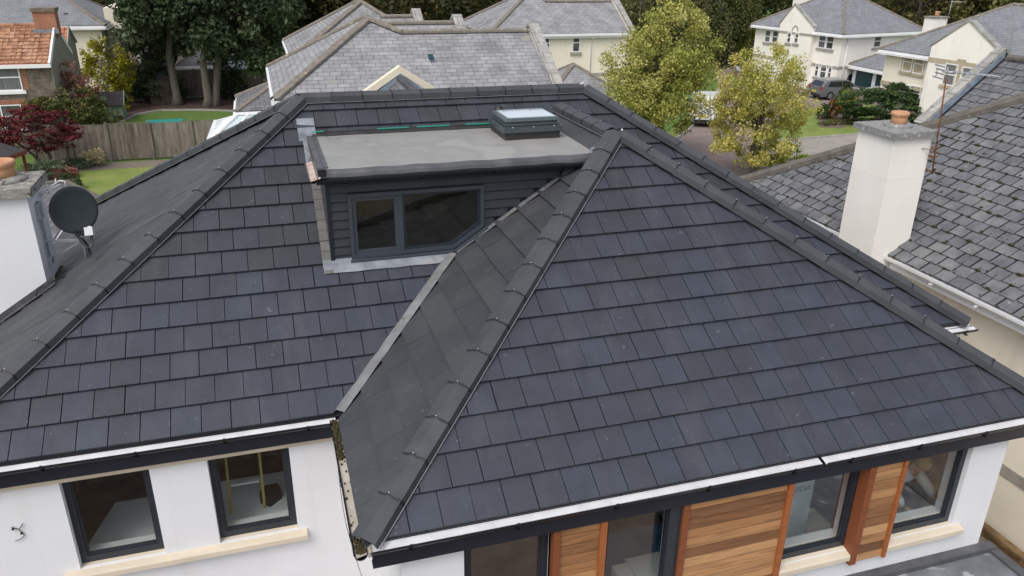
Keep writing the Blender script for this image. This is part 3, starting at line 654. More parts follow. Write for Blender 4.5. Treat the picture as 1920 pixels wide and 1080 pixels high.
# skylight (thing) + vent outlet
sky_t = empty('skylight', (3.03, 5.2, ZR), 'low grey framed rooflight sitting on the flat dormer roof', 'skylight')
def ringbox(x0, x1, y0, y1, z0, z1): m_ = MB(); m_.box(x0, x1, y0, y1, z0, z1); return m_
X0, X1, Y0_, Y1_ = 2.66, 3.46, 4.78, 5.50
mb = ringbox(X0, X1, Y0_, Y1_, ZR-.003, ZR+.11); mb.build('kerb', 'rubber_dark', sky_t)
mb = ringbox(X0-.035, X1+.035, Y0_-.035, Y1_+.035, ZR+.10, ZR+.165); mb.box(X0-.02, X1+.02, Y0_-.02, Y1_+.02, ZR+.165, ZR+.178); mb.box(X0-.002, X1+.002, Y0_-.002, Y1_+.002, ZR+.19, ZR+.215); mb.box(X0+.03, X1-.03, Y0_+.03, Y1_-.03, ZR+.178, ZR+.24)
mb.loft([[(X0+.005, Y0_+.005, ZR+.245), (X1-.005, Y0_+.005, ZR+.245), (X1-.005, Y1_-.005, ZR+.245), (X0+.005, Y1_-.005, ZR+.245)], [(X0+.03, Y0_+.03, ZR+.285), (X1-.03, Y0_+.03, ZR+.285), (X1-.03, Y1_-.03, ZR+.285), (X0+.03, Y1_-.03, ZR+.285)]])
mb.build('frame', 'skylight_grey', sky_t)
mb = ringbox(X0+.06, X1-.06, Y0_+.06, Y1_-.06, ZR+.285, ZR+.292); mb.build('pane', 'skylight_glass', sky_t)
mb = MB()
for x in (X0+.1, (X0+X1)/2, X1-.1): mb.ball((x, Y0_-.028, ZR+.172), .008, .008, .008, 6, 4)
mb.build('screws', 'screw', sky_t)
mb = MB(); vx, vy = 2.84, 5.71; mb.tube([(vx, vy, ZR-.02), (vx, vy, ZR+.21)], .045, 16); mb.tube([(vx, vy, ZR+.20), (vx, vy, ZR+.285)], .062, 18); mb.tube([(vx, vy, ZR+.283), (vx, vy, ZR+.292)], .05, 18)
o = mb.build('vent_outlet', 'black_plastic'); tag(o, 'short black vent outlet behind the rooflight', 'roof vent')
mb = MB()
for _ in range(9):
    x, y = .25+random.random()*.2, 5.3+random.random()*.3; a = random.random()*6; mb.face([(x, y, ZR+.012), (x+.03*math.cos(a), y+.03*math.sin(a), ZR+.016), (x+.02*math.cos(a+.8), y+.025*math.sin(a+.8), ZR+.02)])
for x, y in ((.75, 5.15), (.78, 5.13), (2.45, 4.5)): mb.face([(x, y, ZR+.01), (x+.05, y+.01, ZR+.02), (x+.04, y+.03, ZR+.012)])
o = mb.build('fallen_leaves', 'moss', fixn=False); tag(o, 'few dry leaves lying on the flat dormer roof', 'leaves', kind='stuff')
# ---- chimney of the house (left) with dish and aerial
ch = MB(); CX1, CY0, CY1 = -3.56, 5.86, 6.62
ch.box(-5.6, CX1, CY0, CY1, GR, 1.70); cho = ch.build('chimney', 'render_white', house, label='white rendered chimney stack at the left eaves')
ch = MB(); ch.box(-5.7, CX1+.085, CY0-.085, CY1+.085, 1.702, 1.83); ch.build('cap_stone', mat('cap_stone', (.27, .255, .23), rough=.95, var=.3, scale=9, bump=.7, bscale=30, specks=((.07, .065, .05), .56, 11)), cho)
terra = mat('terracotta', (.50, .27, .15), rough=.85, var=.18, scale=6, bump=.15, bscale=40)
def pot(c, r, h, parent, label=None):
    m_ = MB(); m_.lathe(c, [(r*1.02, 0), (r*.98, h*.55), (r*1.0, h*.7), (r*1.13, h*.76), (r*1.15, h*.90), (r*1.09, h), (r*.9, h), (r*.86, h*.6), (r*.85, h*.1)], 26); return m_.build('chimney_pot', 'terracotta', parent, label=label)
pot((-3.90, 6.28, 1.83), .165, .27, cho)
m_ = MB(); m_.lathe((-3.90, 6.28, 1.825), [(.30, 0), (.27, .05), (.19, .07), (.16, .07)], 20); m_.build('flaunching', 'cap_stone', cho)
mb = MB()
for i in range(10):
    x0 = -4.45+i*.10; x1 = x0+.10; mb.face([(x0, CY0-.12, (x0-LX)*T+.05), (x1, CY0-.12, (x1-LX)*T+.05), (x1, CY0-.003, (x1-LX)*T+.055), (x0, CY0-.003, (x0-LX)*T+.055)]); mb.face([(x0, CY0-.006, (x0-LX)*T+.05), (x1, CY0-.006, (x1-LX)*T+.05), (x1, CY0-.006, (x1-LX)*T+.14), (x0, CY0-.006, (x0-LX)*T+.14)])
mb.build('chimney_flashing', 'rubber_edge', cho, fixn=False)
mb = MB()
for i in range(40):
    y = CY0+.05+random.random()*.75; mb.ball((CX1+random.uniform(.01, .07), y, (CX1-LX)*T+.05), .03, .04, .015, 6, 4)
tag(mb.build('chimney_moss', 'moss', cho, fixn=False), kind='stuff')
# satellite dish
dish = empty('satellite_dish', (-3.1, 6.05, .55), 'dark grey round satellite dish on a bracket beside the white chimney', 'satellite dish')
dc = Vector((-3.08, 6.02, 1.43)); face = (Vector((-.75, -5.5, 4.4))-Vector((0, 0, 0))-Vector((dc.x, dc.y, dc.z))*1.0); face = Vector((.03, -.93, .36)).normalized()
sx = -face.cross(Vector((0, 0, 1))).normalized(); sz = face.cross(sx)*1
mb = MB(); rings = []
for r_, dpt in ((.300, 0), (.295, .010), (.25, -.012), (.15, -.026), (.05, -.034), (.003, -.035)): rings.append([dc+sx*(r_*math.cos(2*math.pi*k/40))+sz*(r_*1.08*math.sin(2*math.pi*k/40))+face*(dpt+0) for k in range(40)])
mb.loft(rings, caps=False, smooth=True); rb = [[p-face*.012 for p in r] for r in rings[:1]]+[[p-face*.014 for p in r] for r in rings[2:]]; mb.loft([rings[0]]+rb, caps=False, smooth=True)
mb.build('reflector', mat('dish_grey', (.018, .023, .028), rough=.7, spec=.15, var=.1, scale=6), dish, fixn=True)
lo = dc-sz*.34; end = dc+face*.30-sz*.35+sx*.21
mb = MB(); mb.beam(lo-face*.05, end, .022, .028); mb.tube([lo+face*.02+sz*.05, lo+face*.1], .012, 6); mb.build('arm', 'black_plastic', dish)
mb = MB(); mb.obox(end+face*.02+sz*.02, (face, sx, sz), (.06, .05, .055)); mb.tube([end+sz*.055-face*.02, end+sz*.075+face*.0], .028, 12); mb.tube([end-face*.05, end-face*.09], .026, 12); mb.build('receiver_head', 'tray_white', dish)
pole = Vector((-3.07, 6.12, 0))
mb = MB(); mb.tube([pole+Vector((0, 0, .58)), pole+Vector((0, 0, 1.30))], .02, 10); mb.beam((CX1, 6.20, .96), pole+Vector((.02, 0, .96)), .03, .03); mb.beam((CX1+.02, 6.20, .70), pole+Vector((-.05, 0, .93)), .018, .018); mb.box(CX1-.01, CX1+.02, 6.14, 6.26, .62, 1.52); mb.box(CX1-.01, CX1+.05, 6.1, 6.27, 1.30, 1.52); mb.box(CX1-.01, CX1+.05, 6.13, 6.27, .64, .72); mb.build('wall_bracket', mat('galvanised', (.42, .44, .46), rough=.4, metal=.5, var=.15, scale=8), dish)
mb = MB()
def cable(pts, r=.008, mbx=None):
    P = [Vector(p) for p in pts]; out = []
    for i in range(len(P)-1):
        p0, p1, p2, p3 = P[max(i-1, 0)], P[i], P[i+1], P[min(i+2, len(P)-1)]
        for k in range(5):
            t = k/5; out.append(.5*((2*p1)+(-p0+p2)*t+(2*p0-5*p1+4*p2-p3)*t*t+(-p0+3*p1-3*p2+p3)*t**3))
    (mbx or mb).tube(out+[P[-1]], r, 6)
for k in range(3):
    o_ = Vector((.012*k, -.01*k, .01*k)); cable([end+o_, end-sz*.14+sx*.00+o_, end-sz*.20-sx*.06+o_, lo+face*.1+o_, lo-sz*.03+o_, pole+Vector((.03, -.03, .9))+o_, pole+Vector((.04, -.03, .72))+o_, pole+Vector((-.10, -.06, .55)), (-3.48, 5.83, .50), (-3.66, 5.80, .42), (-3.70, 5.78, .32), (-3.62, 5.76, .345)], .009)
mb.build('cables', 'black_plastic', dish)
# pale loft aerial beside the dish
mb = MB()
for dz in (0, .05): mb.tube([(-3.75, 6.42, 1.44+dz*.3), (-3.30, 6.56, 1.66+dz)], .010, 8)
mb.tube([(-3.30, 6.56, 1.71), (-3.24, 6.56, 1.70), (-3.235, 6.56, 1.58)], .012, 8)
for t in (.35, .65, .9): mb.tube([(-3.75+.45*t, 6.42+.14*t, 1.42+.22*t), (-3.75+.45*t, 6.42+.14*t, 1.52+.25*t)], .008, 6)
mb.box(CX1, -3.45, 6.44, 6.48, 1.56, 1.59)
o = mb.build('aerial', 'tray_white'); tag(o, 'small white tubular aerial fixed to the left chimney behind the dish', 'aerial')
# loose cable on left wall & fine wire on the wing corner
mb = MB(); cable([(-3.42, YL-.012, -.82), (-3.36, YL-.02, -.86), (-3.33, YL-.015, -.95), (-3.42, YL-.02, -1.0)], .004); cable([(-3.31, YL-.012, -.80), (-3.36, YL-.02, -.86)], .004)
for p in ((-3.41, -.84), (-3.345, -.91)): mb.ball((p[0], YL-.02, p[1]), .014, .014, .014, 8, 5)
o = mb.build('loose_wires', 'black_plastic', fixn=False); tag(o, 'thin loose wires poking from the white wall at the left edge', 'wires')
mb = MB(); cable([(-.10, EY-.08, -.10), (-.12, 1.2, -.55), (-.06, .6, -.75), (.05, .25, -1.2), (.07, .15, -2.2)], .003); mb.build('corner_wire', 'black_plastic', house, fixn=False)
# ---- low flat roof at the lower right
lr = empty('flat_roof_extension', (6.8, -.9, GR), 'low flat roofed extension with grey mottled covering at the lower right corner', 'extension')
mb = MB(); mb.box(4.5, 7.50, -2.2, YW-.12, -2.02, -1.97); mb.build('roof_covering', mat('felt_grey', (.20, .21, .23), rough=.4, color2=(.10, .105, .115), scale=3, specks=((.34, .34, .34), .60, 4)), lr)
mb = MB(); mb.box(4.5, 7.56, YW-.12, YW-.002, -2.02, -1.90); mb.box(7.46, 7.58, -2.2, YW-.122, -2.02, -1.93); mb.build('roof_kerb', 'rubber_edge', lr)
mb = MB(); mb.box(4.6, 7.45, -2.1, YW-.2, GR, -2.03); mb.build('wall', 'render_white', lr)
# ---- things inside the rooms
def thing_mesh(mb, name, m, label, cat, **k): o = mb.build(name, m); tag(o, label, cat, **k); return o
t = empty('table', (-2.35, 3.2, -2.55), 'pale grey table seen through the left upstairs window', 'table')
mb = MB(); mb.prism([(-2.97, 2.62, -1.62), (-1.85, 2.62, -1.62), (-1.95, 3.5, -1.62), (-2.74, 3.5, -1.62)], (0, 0, -.04)); mb.build('tabletop', 'grey_board', t)
for x, y in ((-2.85, 2.7), (-2.0, 2.7), (-2.05, 3.4), (-2.65, 3.4)): m_ = MB(); m_.box(x-.025, x+.025, y-.025, y+.025, -2.55, -1.66); m_.build('leg', 'grey_board', t)
t = empty('workbench', (-1.0, 3.1, -2.55), 'long grey board bench seen through the window with the ladder', 'workbench')
mb = MB(); mb.box(-1.62, .1, 2.60, 3.55, -1.64, -1.60); mb.build('tabletop', 'grey_board', t)
mb = MB(); mb.box(-1.6, .08, 2.62, 3.5, -2.55, -1.641); mb.build('base', 'white_paint', t)
lad = empty('stepladder', (-1.16, 3.3, -1.6), 'yellow ladder standing on the bench behind the upstairs window', 'ladder')
for x in (-1.36, -.97): m_ = MB(); m_.beam((x, 2.85, -1.598), (x*.99, 3.35, -.30), .03, .025); m_.build('rail', 'yellow_paint', lad)
for k in range(3): m_ = MB(); f_ = .25+.28*k; m_.beam((-1.33, 2.85+.5*f_, -1.598+1.3*f_), (-1.0, 2.85+.5*f_, -1.598+1.3*f_), .05, .02); m_.build('rung', 'grey_board', lad)
mb = MB(); mb.prism([(-1.02, 2.95, -1.6), (-.90, 2.84, -1.6), (-.76, 2.98, -1.6), (-.80, 3.12, -1.6), (-.98, 3.10, -1.6)], (0, .02, .13)); thing_mesh(mb, 'bag', 'black_cloth', 'small black bag on the grey bench by the ladder', 'bag')
un = empty('storage_unit', (5.15, 1.0, -2.55), 'tall pale unit with faint lettering behind the window right of the wide cedar panel', 'cabinet')
mb = MB(); mb.box(4.92, 5.37, .80, 1.2, -2.549, -1.02); mb.build('body', mat('unit_paint', (.52, .58, .60), rough=.6), un)
def text(s, size, loc, rx, rz, m_, parent, name='lettering', ext=.002):
    c = bpy.data.curves.new(name, 'FONT'); c.body = s; c.size = size; c.extrude = ext; c.align_x = 'CENTER'; c.align_y = 'CENTER'
    o = bpy.data.objects.new(name, c); col.objects.link(o); dg = bpy.context.evaluated_depsgraph_get(); me = bpy.data.meshes.new_from_object(o.evaluated_get(dg)); bpy.data.objects.remove(o)
    o = bpy.data.objects.new(name, me); col.objects.link(o); me.materials.clear(); me.materials.append(MATS[m_] if isinstance(m_, str) else m_); o.rotation_euler = (rx, 0, rz); o.location = loc; o.parent = parent
    if parent is not None and parent.type == 'EMPTY': o.location = Vector(loc)-parent.location
    return o
text('VIDA', .11, (5.20, .795, -1.13), R(90), 0, 'faint_grey', un)
mb = MB(); mb.box(5.45, 5.8, .85, 1.2, -2.549, -1.85); thing_mesh(mb, 'carton', 'sandstone', 'brown carton on the floor beside the tall pale unit', 'box')
mb = MB(); mb.box(2.3, 4.1, .45, 1.62, -2.0, -1.97); mb.box(2.3, 4.1, .45, .48, -2.549, -2.0); thing_mesh(mb, 'dust_sheet', 'blue_sheet', 'blue sheet spread inside the full height window', 'sheet')
mb = MB(); mb.box(2.83, 3.02, .72, .92, -1.968, -1.80); thing_mesh(mb, 'white_box', 'white_paint', 'small white box on the blue sheet', 'box')
mb = MB(); mb.box(3.06, 3.5, .72, 1.05, -1.968, -1.87); thing_mesh(mb, 'packet', 'grey_board', 'flat grey packet beside the small white box', 'packet')
# ---- person leaning at the right window
def skinned(name, verts, edges, radii, m_, parent, sub=2, root=0):
    me = bpy.data.meshes.new(name); me.from_pydata([Vector(v)-parent.location for v in verts], edges, []); o = bpy.data.objects.new(name, me); link(o, parent)
    sm = o.modifiers.new('skin', 'SKIN'); me.skin_vertices.new(name='') if not me.skin_vertices else None
    for i, r_ in enumerate(radii): sv = me.skin_vertices[0].data[i]; sv.radius = (r_, r_) if not hasattr(r_, '__len__') else r_; sv.use_root = (i == root)
    ss = o.modifiers.new('sub', 'SUBSURF'); ss.levels = sub; ss.render_levels = sub
    dg = bpy.context.evaluated_depsgraph_get(); me2 = bpy.data.meshes.new_from_object(o.evaluated_get(dg)); o.modifiers.clear(); o.data = me2; me2.materials.clear(); me2.materials.append(MATS[m_])
    for p in me2.polygons: p.use_smooth = True
    return o
per = empty('person', (6.72, .95, -2.55), 'person in a pale grey hooded top leaning on the sill of the right window', 'person')
px_, py_ = 6.36, .62
V_ = [(6.30, .92, -1.60), (6.31, .86, -1.35), (6.34, .76, -1.12), (6.37, .70, -.98), (6.40, .64, -.90),       # pelvis..neck
      (6.53, .72, -1.03), (6.66, .64, -1.26), (6.72, .50, -1.42),                                     # left arm (right in view)
      (6.22, .72, -1.05), (6.16, .62, -1.28), (6.20, .47, -1.42),
      (6.38, .95, -1.68), (6.40, .90, -2.08), (6.40, .98, -2.50), (6.22, .97, -1.68), (6.20, .93, -2.08), (6.18, 1.02, -2.50), (6.42, .56, -.80), (6.43, .53, -.70)]
V_ = [(x+.31, y+.04, (z-.06) if z < -1.36 else -1.42+(z+1.36)*.80) for x, y, z in V_]
E_ = [(0, 1), (1, 2), (2, 3), (3, 4), (3, 5), (5, 6), (6, 7), (3, 8), (8, 9), (9, 10), (0, 11), (11, 12), (12, 13), (0, 14), (14, 15), (15, 16), (4, 17), (17, 18)]
R_ = [(.15, .11), (.14, .105), (.15, .11), (.13, .10), .055, .075, .052, .042, .075, .052, .042, .10, .07, .05, .10, .07, .05, .085, .07]
body = skinned('body', V_, E_, R_, 'skin', per)
V2_ = V_[:4]+V_[5:7]+[(7.025, .555, -1.46)]+V_[8:10]+[(6.508, .525, -1.46)]+[(6.715, .67, -1.08)]
E2_ = [(0, 1), (1, 2), (2, 3), (3, 4), (4, 5), (5, 6), (3, 7), (7, 8), (8, 9), (3, 10)]
skinned('hooded_top', V2_, E2_, [(.175, .135), (.165, .13), (.175, .13), (.155, .12), .095, .075, .058, .095, .075, .058, .085], 'hoodie', per)
skinned('trousers', [V_[0], V_[11], V_[12], V_[13], V_[14], V_[15], V_[16]], [(0, 1), (1, 2), (2, 3), (0, 4), (4, 5), (5, 6)], [(.155, .12), .115, .085, .07, .115, .085, .07], 'jeans', per)
hv = MB(); hv.ball((6.745, .60, -.925), .098, .11, .105, 18, 12); 
for i, vv in enumerate(hv.v):
    x, y, z = vv; 
hv.build('hair', 'hair', per)
def hand(w, d, parent, side):
    w = Vector(w); d = Vector(d).normalized(); s_ = Vector((1, 0, 0)); up = Vector((0, 0, 1)); V=[w, w+d*.045, w+d*.085]; E=[(0, 1), (1, 2)]; Rr=[.026, (.036, .016), (.036, .014)]
    for k, L_ in enumerate((.060, .072, .076, .066)[::side]):
        o_ = s_*(-.030+.020*k); b0 = len(V); V += [w+d*.09+o_, w+d*(.09+L_*.5)+o_*1.15+up*.006, w+d*(.09+L_)+o_*1.2-up*.006]; E += [(2, b0), (b0, b0+1), (b0+1, b0+2)]; Rr += [.010, .009, .008]
    b0 = len(V); V += [w+d*.05+s_*(.040*side), w+d*.085+s_*(.060*side)]; E += [(1, b0), (b0, b0+1)]; Rr += [.011, .009]
    return skinned('hand', V, E, Rr, 'skin', parent, 1)
hand((7.05, .54, -1.475), (.2, -1, -.05), per, -1); hand((6.53, .51, -1.475), (.1, -1, -.05), per, 1)
# ================================================================== SURROUNDINGS : materials
brickmat('slate_grey', (.225, .225, .232), (.285, .283, .290), (.095, .092, .090), .42, .215, ms=.010, nvar=.30, lichen=((.27, .26, .22), .66, 1.6), bump=.5)
brickmat('slate_dark', (.115, .115, .122), (.165, .163, .168), (.045, .042, .042), .42, .20, ms=.010, nvar=.35, lichen=((.21, .20, .17), .68, 1.2))
brickmat('slate_blue', (.19, .195, .212), (.225, .23, .245), (.085, .085, .090), .40, .20, ms=.009, nvar=.15)
brickmat('pantile', (.36, .12, .055), (.47, .19, .095), (.09, .035, .02), .24, .30, ms=.022, nvar=.22, offset=0, lichen=((.17, .08, .055), .64, 1.2), bump=1.0)
brickmat('red_brick', (.36, .11, .05), (.30, .09, .045), (.30, .25, .20), .225, .075, ms=.01, nvar=.25)
brickmat('rubble_stone', (.20, .15, .11), (.115, .10, .09), (.19, .16, .125), .34, .11, ms=.018, nvar=.5, bump=.9, nscale=3)
brickmat('garden_stone', (.36, .29, .21), (.24, .19, .14), (.16, .13, .10), .38, .16, ms=.02, nvar=.4, bump=.9)
brickmat('block_paving_pink', (.27, .205, .185), (.235, .185, .17), (.16, .13, .12), .20, .10, ms=.008, nvar=.16, bump=.3)
brickmat('block_paving_grey', (.34, .305, .27), (.29, .265, .24), (.20, .18, .16), .24, .12, ms=.010, nvar=.14, bump=.3)
brickmat('coping_stone', (.27, .265, .25), (.32, .31, .285), (.15, .14, .13), .8, .6, ms=.015, nvar=.35, lichen=((.42, .41, .36), .60, 4))
mat('cream_render', (.82, .75, .62), rough=.9, var=.06, scale=.8, bump=.12, bscale=60, streaks=((.55, .50, .40), .55, (2, 2, .25), .35)); mat('pale_render', (.84, .80, .73), rough=.9, var=.05, scale=.8, bump=.12, bscale=60, streaks=((.58, .54, .46), .55, (2, 2, .25), .35))
mat('cream_timber', (.68, .62, .48), rough=.7, var=.05, scale=4)
mat('cement_render', (.27, .255, .21), rough=.95, color2=(.20, .195, .16), scale=1.2, bump=.2, bscale=20)
mat('ridge_tile', (.15, .125, .10), rough=.95, color2=(.235, .215, .185), scale=5, bump=.6, bscale=25, specks=((.42, .39, .30), .64, 6))
mat('ridge_tile_dark', (.085, .075, .062), rough=.95, color2=(.15, .135, .115), scale=6, bump=.7, bscale=25, specks=((.30, .29, .26), .68, 9))
mat('band_stone', (.33, .31, .27), rough=.9, var=.2, scale=4); mat('band_stone_warm', (.42, .36, .25), rough=.9, var=.2, scale=4)
mat('upvc', (.80, .80, .80), rough=.35)
mat('window_dark', (.030, .034, .038), rough=.08, spec=.8, color2=(.16, .16, .155), scale=1.6)
mat('curtain_pane', (.22, .22, .23), rough=.2, spec=.8, color2=(.07, .07, .08), scale=9, stretch=(8, 8, .2))
mat('garage_door', (.014, .050, .055), rough=.4, var=.15, scale=3)
mat('fence_wood', None, rough=.95, tint=((.115, .090, .070), (.17, .145, .12), (.215, .19, .165)), var=.45, scale=1.2, stretch=(6, 6, .8), bump=.3, bscale=30, specks=((.33, .31, .28), .69, 3))
mat('grass', (.115, .175, .028), rough=.95, color2=(.22, .26, .065), scale=.7, bump=.7, bscale=60, specks=((.20, .20, .07), .60, 2.2))
mat('grass_dark', (.075, .14, .022), rough=.95, color2=(.11, .17, .035), scale=1.1, bump=.7, bscale=60)
mat('earth', (.12, .085, .065), rough=1, color2=(.20, .155, .12), scale=2.5, bump=.9, bscale=30)
mat('bark_mulch', (.050, .028, .024), rough=1, color2=(.10, .065, .055), scale=5, bump=1, bscale=40)
mat('gravel_path', (.22, .18, .145), rough=1, color2=(.15, .12, .095), scale=6, bump=.8, bscale=50)
mat('kerb_stone', (.33, .31, .29), rough=.9, var=.2, scale=6)
mat('bark', (.115, .095, .075), rough=1, color2=(.055, .045, .036), scale=3, stretch=(4, 4, .8), bump=1, bscale=12); mat('bark_pale', (.30, .27, .23), rough=.95, color2=(.16, .14, .12), scale=3, stretch=(3, 3, .8), bump=.6)
mat('bark_mid', (.19, .165, .14), rough=.95, color2=(.10, .085, .07), scale=3, stretch=(3, 3, .8), bump=.8); mat('felt_roof', (.055, .048, .050), rough=.95, var=.2, scale=5); mat('sage_paint', (.24, .30, .22), rough=.7, var=.1, scale=4); mat('red_timber', (.16, .035, .022), rough=.6, var=.2, scale=4)
mat('teal_cloth', (.02, .26, .22), rough=.5, var=.08, scale=3); mat('white_frame', (.78, .79, .80), rough=.3); mat('pale_polycarbonate', (.50, .58, .60), rough=.2, spec=.6, var=.1, scale=2)
mat('van_white', (.80, .81, .82), rough=.25, coat=.5); mat('car_grey', (.20, .21, .22), rough=.3, metal=.4, coat=.6); mat('car_black', (.012, .013, .016), rough=.2, coat=.8); mat('car_glass', (.012, .015, .018), rough=.05, spec=.8)
mat('tyre', (.014, .014, .014), rough=.9); mat('alloy', (.45, .46, .48), rough=.3, metal=.8); mat('red_lamp', (.45, .01, .01), rough=.2, coat=1); mat('plate_yellow', (.70, .55, .04), rough=.5); mat('bumper', (.02, .02, .022), rough=.7)
mat('rust', (.13, .045, .02), rough=.9, color2=(.22, .10, .05), scale=20); mat('tan_pipe', (.30, .20, .09), rough=.7, color2=(.07, .035, .02), scale=5)
LEAF = {'maple': ((.15, .19, .035), (.31, .33, .07), (.44, .42, .11), (.56, .51, .22)), 'maple_yellow': ((.21, .23, .045), (.38, .37, .075), (.52, .46, .12), (.60, .53, .24)),
 'dark': ((.018, .030, .014), (.040, .062, .027), (.068, .096, .044), (.14, .17, .09)), 'darkmix': ((.022, .030, .012), (.052, .058, .022), (.105, .092, .032), (.20, .14, .05)), 'autumn': ((.05, .055, .02), (.11, .10, .035), (.20, .15, .05), (.28, .20, .08)), 'olive': ((.03, .045, .012), (.08, .095, .022), (.14, .145, .04), (.20, .19, .07)),
 'bright': ((.03, .075, .01), (.075, .16, .02), (.13, .23, .03)), 'yellow': ((.12, .13, .012), (.28, .26, .02), (.46, .40, .05)), 'acer': ((.045, .006, .010), (.12, .018, .022), (.21, .04, .04)), 'rowan': ((.10, .09, .03), (.22, .09, .06), (.36, .16, .12)),
 'purple': ((.015, .010, .010), (.035, .022, .018), (.06, .055, .02)), 'cedar_bush': ((.020, .045, .014), (.05, .09, .028), (.10, .15, .05)), 'hydrangea': ((.16, .17, .06), (.50, .42, .22), (.68, .60, .40)), 'greygreen': ((.06, .09, .05), (.11, .15, .085), (.20, .24, .15)), 'sedum': ((.07, .11, .03), (.38, .16, .12), (.50, .26, .20)), 'lime': ((.12, .16, .01), (.24, .30, .02), (.36, .40, .03)), 'redbush': ((.09, .03, .02), (.22, .07, .03), (.25, .20, .04)), 'willow': ((.07, .085, .03), (.13, .14, .05), (.22, .21, .09))}
for k_, v_ in LEAF.items(): leafmat('leaf_'+k_, v_)
# ---- foliage
def leafcloud(centre, radii, n, leaf, clumps=60, clump_r=.28, shell=.55, squash=.8, seed=1, flat=.35, tlo=0, thi=1, bottom=-1.0, aspect=.62):
    g = np.random.default_rng(seed); c = np.array(centre); r = np.array(radii)
    d = g.normal(size=(clumps*4, 3)); d /= np.linalg.norm(d, axis=1)[:, None]; d = d[d[:, 2] > bottom][:clumps]; k = len(d)
    ph = g.uniform(0, 6.28, 6); lob = 1+.16*np.sin(3*d[:, 0]+ph[0])*np.sin(3*d[:, 1]+ph[1])+.12*np.sin(5*d[:, 2]+ph[2]+2*d[:, 0])
    rad = (shell+(1-shell)*g.random(k)**.6)*lob
    cc = d*rad[:, None]; ct = g.random(k); cs = clump_r*g.uniform(.55, 1.35, k)
    idx = g.integers(0, k, n); v = g.normal(size=(n, 3)); v /= np.linalg.norm(v, axis=1)[:, None]; v *= (g.random(n)**.45)[:, None]; v[:, 2] *= squash
    p = c+(cc[idx]+v*cs[idx][:, None])*r
    nn = g.normal(size=(n, 3)); nn[:, 2] = np.abs(nn[:, 2])+flat; nn /= np.linalg.norm(nn, axis=1)[:, None]
    a = np.cross(nn, g.normal(size=(n, 3))); a /= np.linalg.norm(a, axis=1)[:, None]; b = np.cross(nn, a)
    s = leaf*g.uniform(.6, 1.35, n)[:, None]
    V = np.stack([p-a*s, p-b*s*aspect+nn*s*.12, p+a*s, p+b*s*aspect+nn*s*.12], axis=1)
    t = np.clip(tlo+(thi-tlo)*(.55*ct[idx]+.45*g.random(n)), 0, 1)
    return V, t, c+cc*r, cs
def limbs(mb, base, top, ends, r0, rng, n=12, flare=1.5, fork=.45):
    base, top = Vector(base), Vector(top); H = top-base; w1 = Vector((rng.uniform(-.04, .04), rng.uniform(-.04, .04), 0))*H.length
    P = [base-Vector((0, 0, .1)), base+H*.06, base+H*.3+w1, base+H*.6-w1*.5, base+H*.85, top]
    mb.tube(P, [r0*flare*1.25, r0*1.12, r0*.9, r0*.7, r0*.42, r0*.12], 9)
    for e in ends[:n]:
        f = rng.uniform(fork, .9); s = base+H*f; e = Vector(e); m_ = s.lerp(e, .5)+Vector((rng.uniform(-.2, .2), rng.uniform(-.2, .2), rng.uniform(.0, .5)))*min(1, (e-s).length*.3)
        k = r0*(.5-.3*f); mb.tube([s, m_, e], [k, k*.6, k*.15], 6, cap=False)
def tree(name, label, base, cz, radii, n, leaf, m_, r0=.12, cat='tree', group=None, clumps=70, clump_r=.25, seed=1, barkm='bark', off=(0, 0), stems=1, **kw):
    rng = random.Random(seed); b = Vector(base); t = empty(name, b, label, cat, group)
    c = (b.x+off[0], b.y+off[1], cz)
    V, tt, ce, cs = leafcloud(c, radii, n, leaf, clumps, clump_r, seed=seed, **kw)
    raw_mesh('crown', V, 4, tt, 'leaf_'+m_, t)
    ce = [tuple(x) for x in ce]; rng.shuffle(ce); k = max(6, min(34, len(ce)//2))
    for i in range(stems):
        mb = MB(); o = Vector(((i-(stems-1)/2)*.75, rng.uniform(-.2, .2), 0))*(stems > 1)
        limbs(mb, b+o*.5, Vector((c[0]+o.x*2.2, c[1]+o.y*3, cz+radii[2]*.55)), ce[i::stems], r0, rng, k//stems); mb.build('trunk', barkm, t, fixn=False)
    return t
def bush(name, label, centre, radii, n, leaf, m_, cat='shrub', group=None, seed=1, clumps=40, clump_r=.3, core=True, **kw):
    V, tt, ce, cs = leafcloud(centre, radii, n, leaf, clumps, clump_r, seed=seed, bottom=kw.pop('bottom', -.6), **kw)
    b = Vector((centre[0], centre[1], centre[2]-radii[2])); t = empty(name, b, label, cat, group); raw_mesh('foliage', V, 4, tt, 'leaf_'+m_, t)
    mb = MB()
    for i in range(5):
        e = ce[i*3 % len(ce)]; mb.tube([b+Vector((.04*i-.1, 0, -.02)), b.lerp(Vector(e), .5)+Vector((0, 0, .05)), Vector(e)], [.03, .02, .006], 5, cap=False)
    mb.build('stem', 'bark', t, fixn=False); return t
